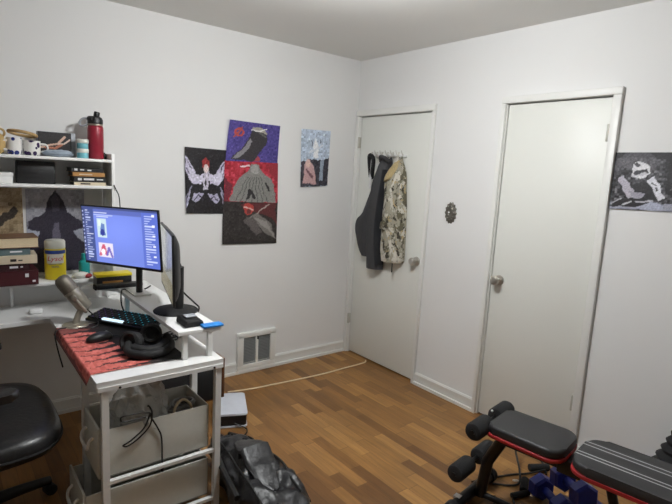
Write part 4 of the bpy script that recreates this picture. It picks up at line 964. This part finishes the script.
obj('floor_beam', MB().tube([(-.09, 0, .035), (.3, 0, .05), (.62, 0, .06), (1.18, 0, .035)], .016, 10, smooth=0), M_['steel'], t, local=True)
obj('brace', MB().tube([(.62, 0, .06), (.55, 0, .2), (.5, 0, .36)], .02, 10, smooth=0), M_['steel'], t, local=True)

# blue dumbbells heaped under the bench
def dumbbell(label, c, rz, tilt=0, s=1.12):
    t = thing('dumbbell', label, 'dumbbell', c, rz, 'blue dumbbells under the bench'); T = Matrix.Rotation(tilt, 4, 'Y')
    hx = lambda x0, x1, r: MB().loft([[(x, math.cos(q)*rr, math.sin(q)*rr+.058*s) for q in [math.pi/6+math.pi/3*k for k in range(6)]] for x, rr in ((x0, r*.82), (x0+.010, r), (x1-.010, r), (x1, r*.82))]).xf(T)
    for x0, x1 in ((-.105*s, -.045*s), (.045*s, .105*s)): obj('weight_head', hx(x0, x1, .056*s), M_['blue'], t, local=True, ang=20)
    obj('grip', MB().rod((-.05*s, 0, .058*s), (.05*s, 0, .058*s), .018*s, .003, 16).xf(T), M_['blue'], t, local=True)
dumbbell('blue vinyl dumbbell under the bench closest to the striped pad front corner', (-.56, -2.47, .0), .5)
dumbbell('blue vinyl dumbbell under the bench lying nearest the black bands', (-.55, -2.27, .0), 1.1)
dumbbell('blue vinyl dumbbell resting on top of the other two under the bench', (-.555, -2.37, .112), 1.0, .12)

# resistance bands with handles on the floor
t = thing('resistance_band', 'black resistance tubing with foam handles sprawled on the floor beneath the bench', 'resistance band', (-.42, -2.0, 0))
obj('tube', MB().tube([(-.62, -1.99, .008), (-.56, -2.05, .008), (-.50, -2.07, .012), (-.44, -2.03, .05), (-.36, -1.95, .10), (-.26, -1.92, .10), (-.20, -1.96, .06), (-.23, -2.05, .02), (-.30, -2.11, .010)], .0055, 8), M_['cable'], t)
obj('tube', MB().tube([(-.70, -1.92, .008), (-.60, -1.95, .007), (-.46, -2.0, .007), (-.38, -2.05, .012), (-.28, -2.09, .02)], .0055, 8), M_['cable'], t)
obj('handle', MB().rod((-.34, -2.03, .022), (-.24, -2.09, .022), .020, .006, 16), M_['foam'], t)
obj('handle', MB().rod((-.56, -2.13, .022), (-.46, -2.08, .022), .020, .006, 16), M_['foam'], t)
obj('clip', MB().torus((-.50, -2.05, .014), .014, .003, (.2, .3, 1), 16, 6), M_['chrome'], t)
t = thing('jump_rope', 'black rope with a handle lying near the bench front foot', 'rope', (-.74, -2.16, 0))
obj('rope', MB().tube([(-.62, -2.1, .006), (-.68, -2.16, .006), (-.75, -2.20, .006), (-.80, -2.16, .006), (-.76, -2.1, .006), (-.70, -2.06, .006)], .005, 8), M_['cable'], t)
obj('handle', MB().rod((-.64, -2.115, .016), (-.54, -2.15, .016), .015, .004, 14), M_['foam'], t)

# jagged dark thing by the wall behind the bench
t = thing('ridged_cone', 'black object with toothed edge behind the bench near the wall', 'cone', (-.125, -2.635, 0))
g = MB()
rings = []
for k in range(23):
    zz = .46*k/22; rr = min(.105, .205-.38*zz)*(1.0 if k % 2 else .74); rings.append([(-.125+math.cos(q)*rr, -2.635+math.sin(q)*rr, zz) for q in [2*math.pi*j/20 for j in range(20)]])
obj('ridged_body', g.loft(rings), M_['foam'], t, ang=20)
obj('cap', MB().lathe([(.024, 0), (.026, .008), (.02, .018), (0, .02)], (-.125, -2.635, .458), 20), M_['black'], t)
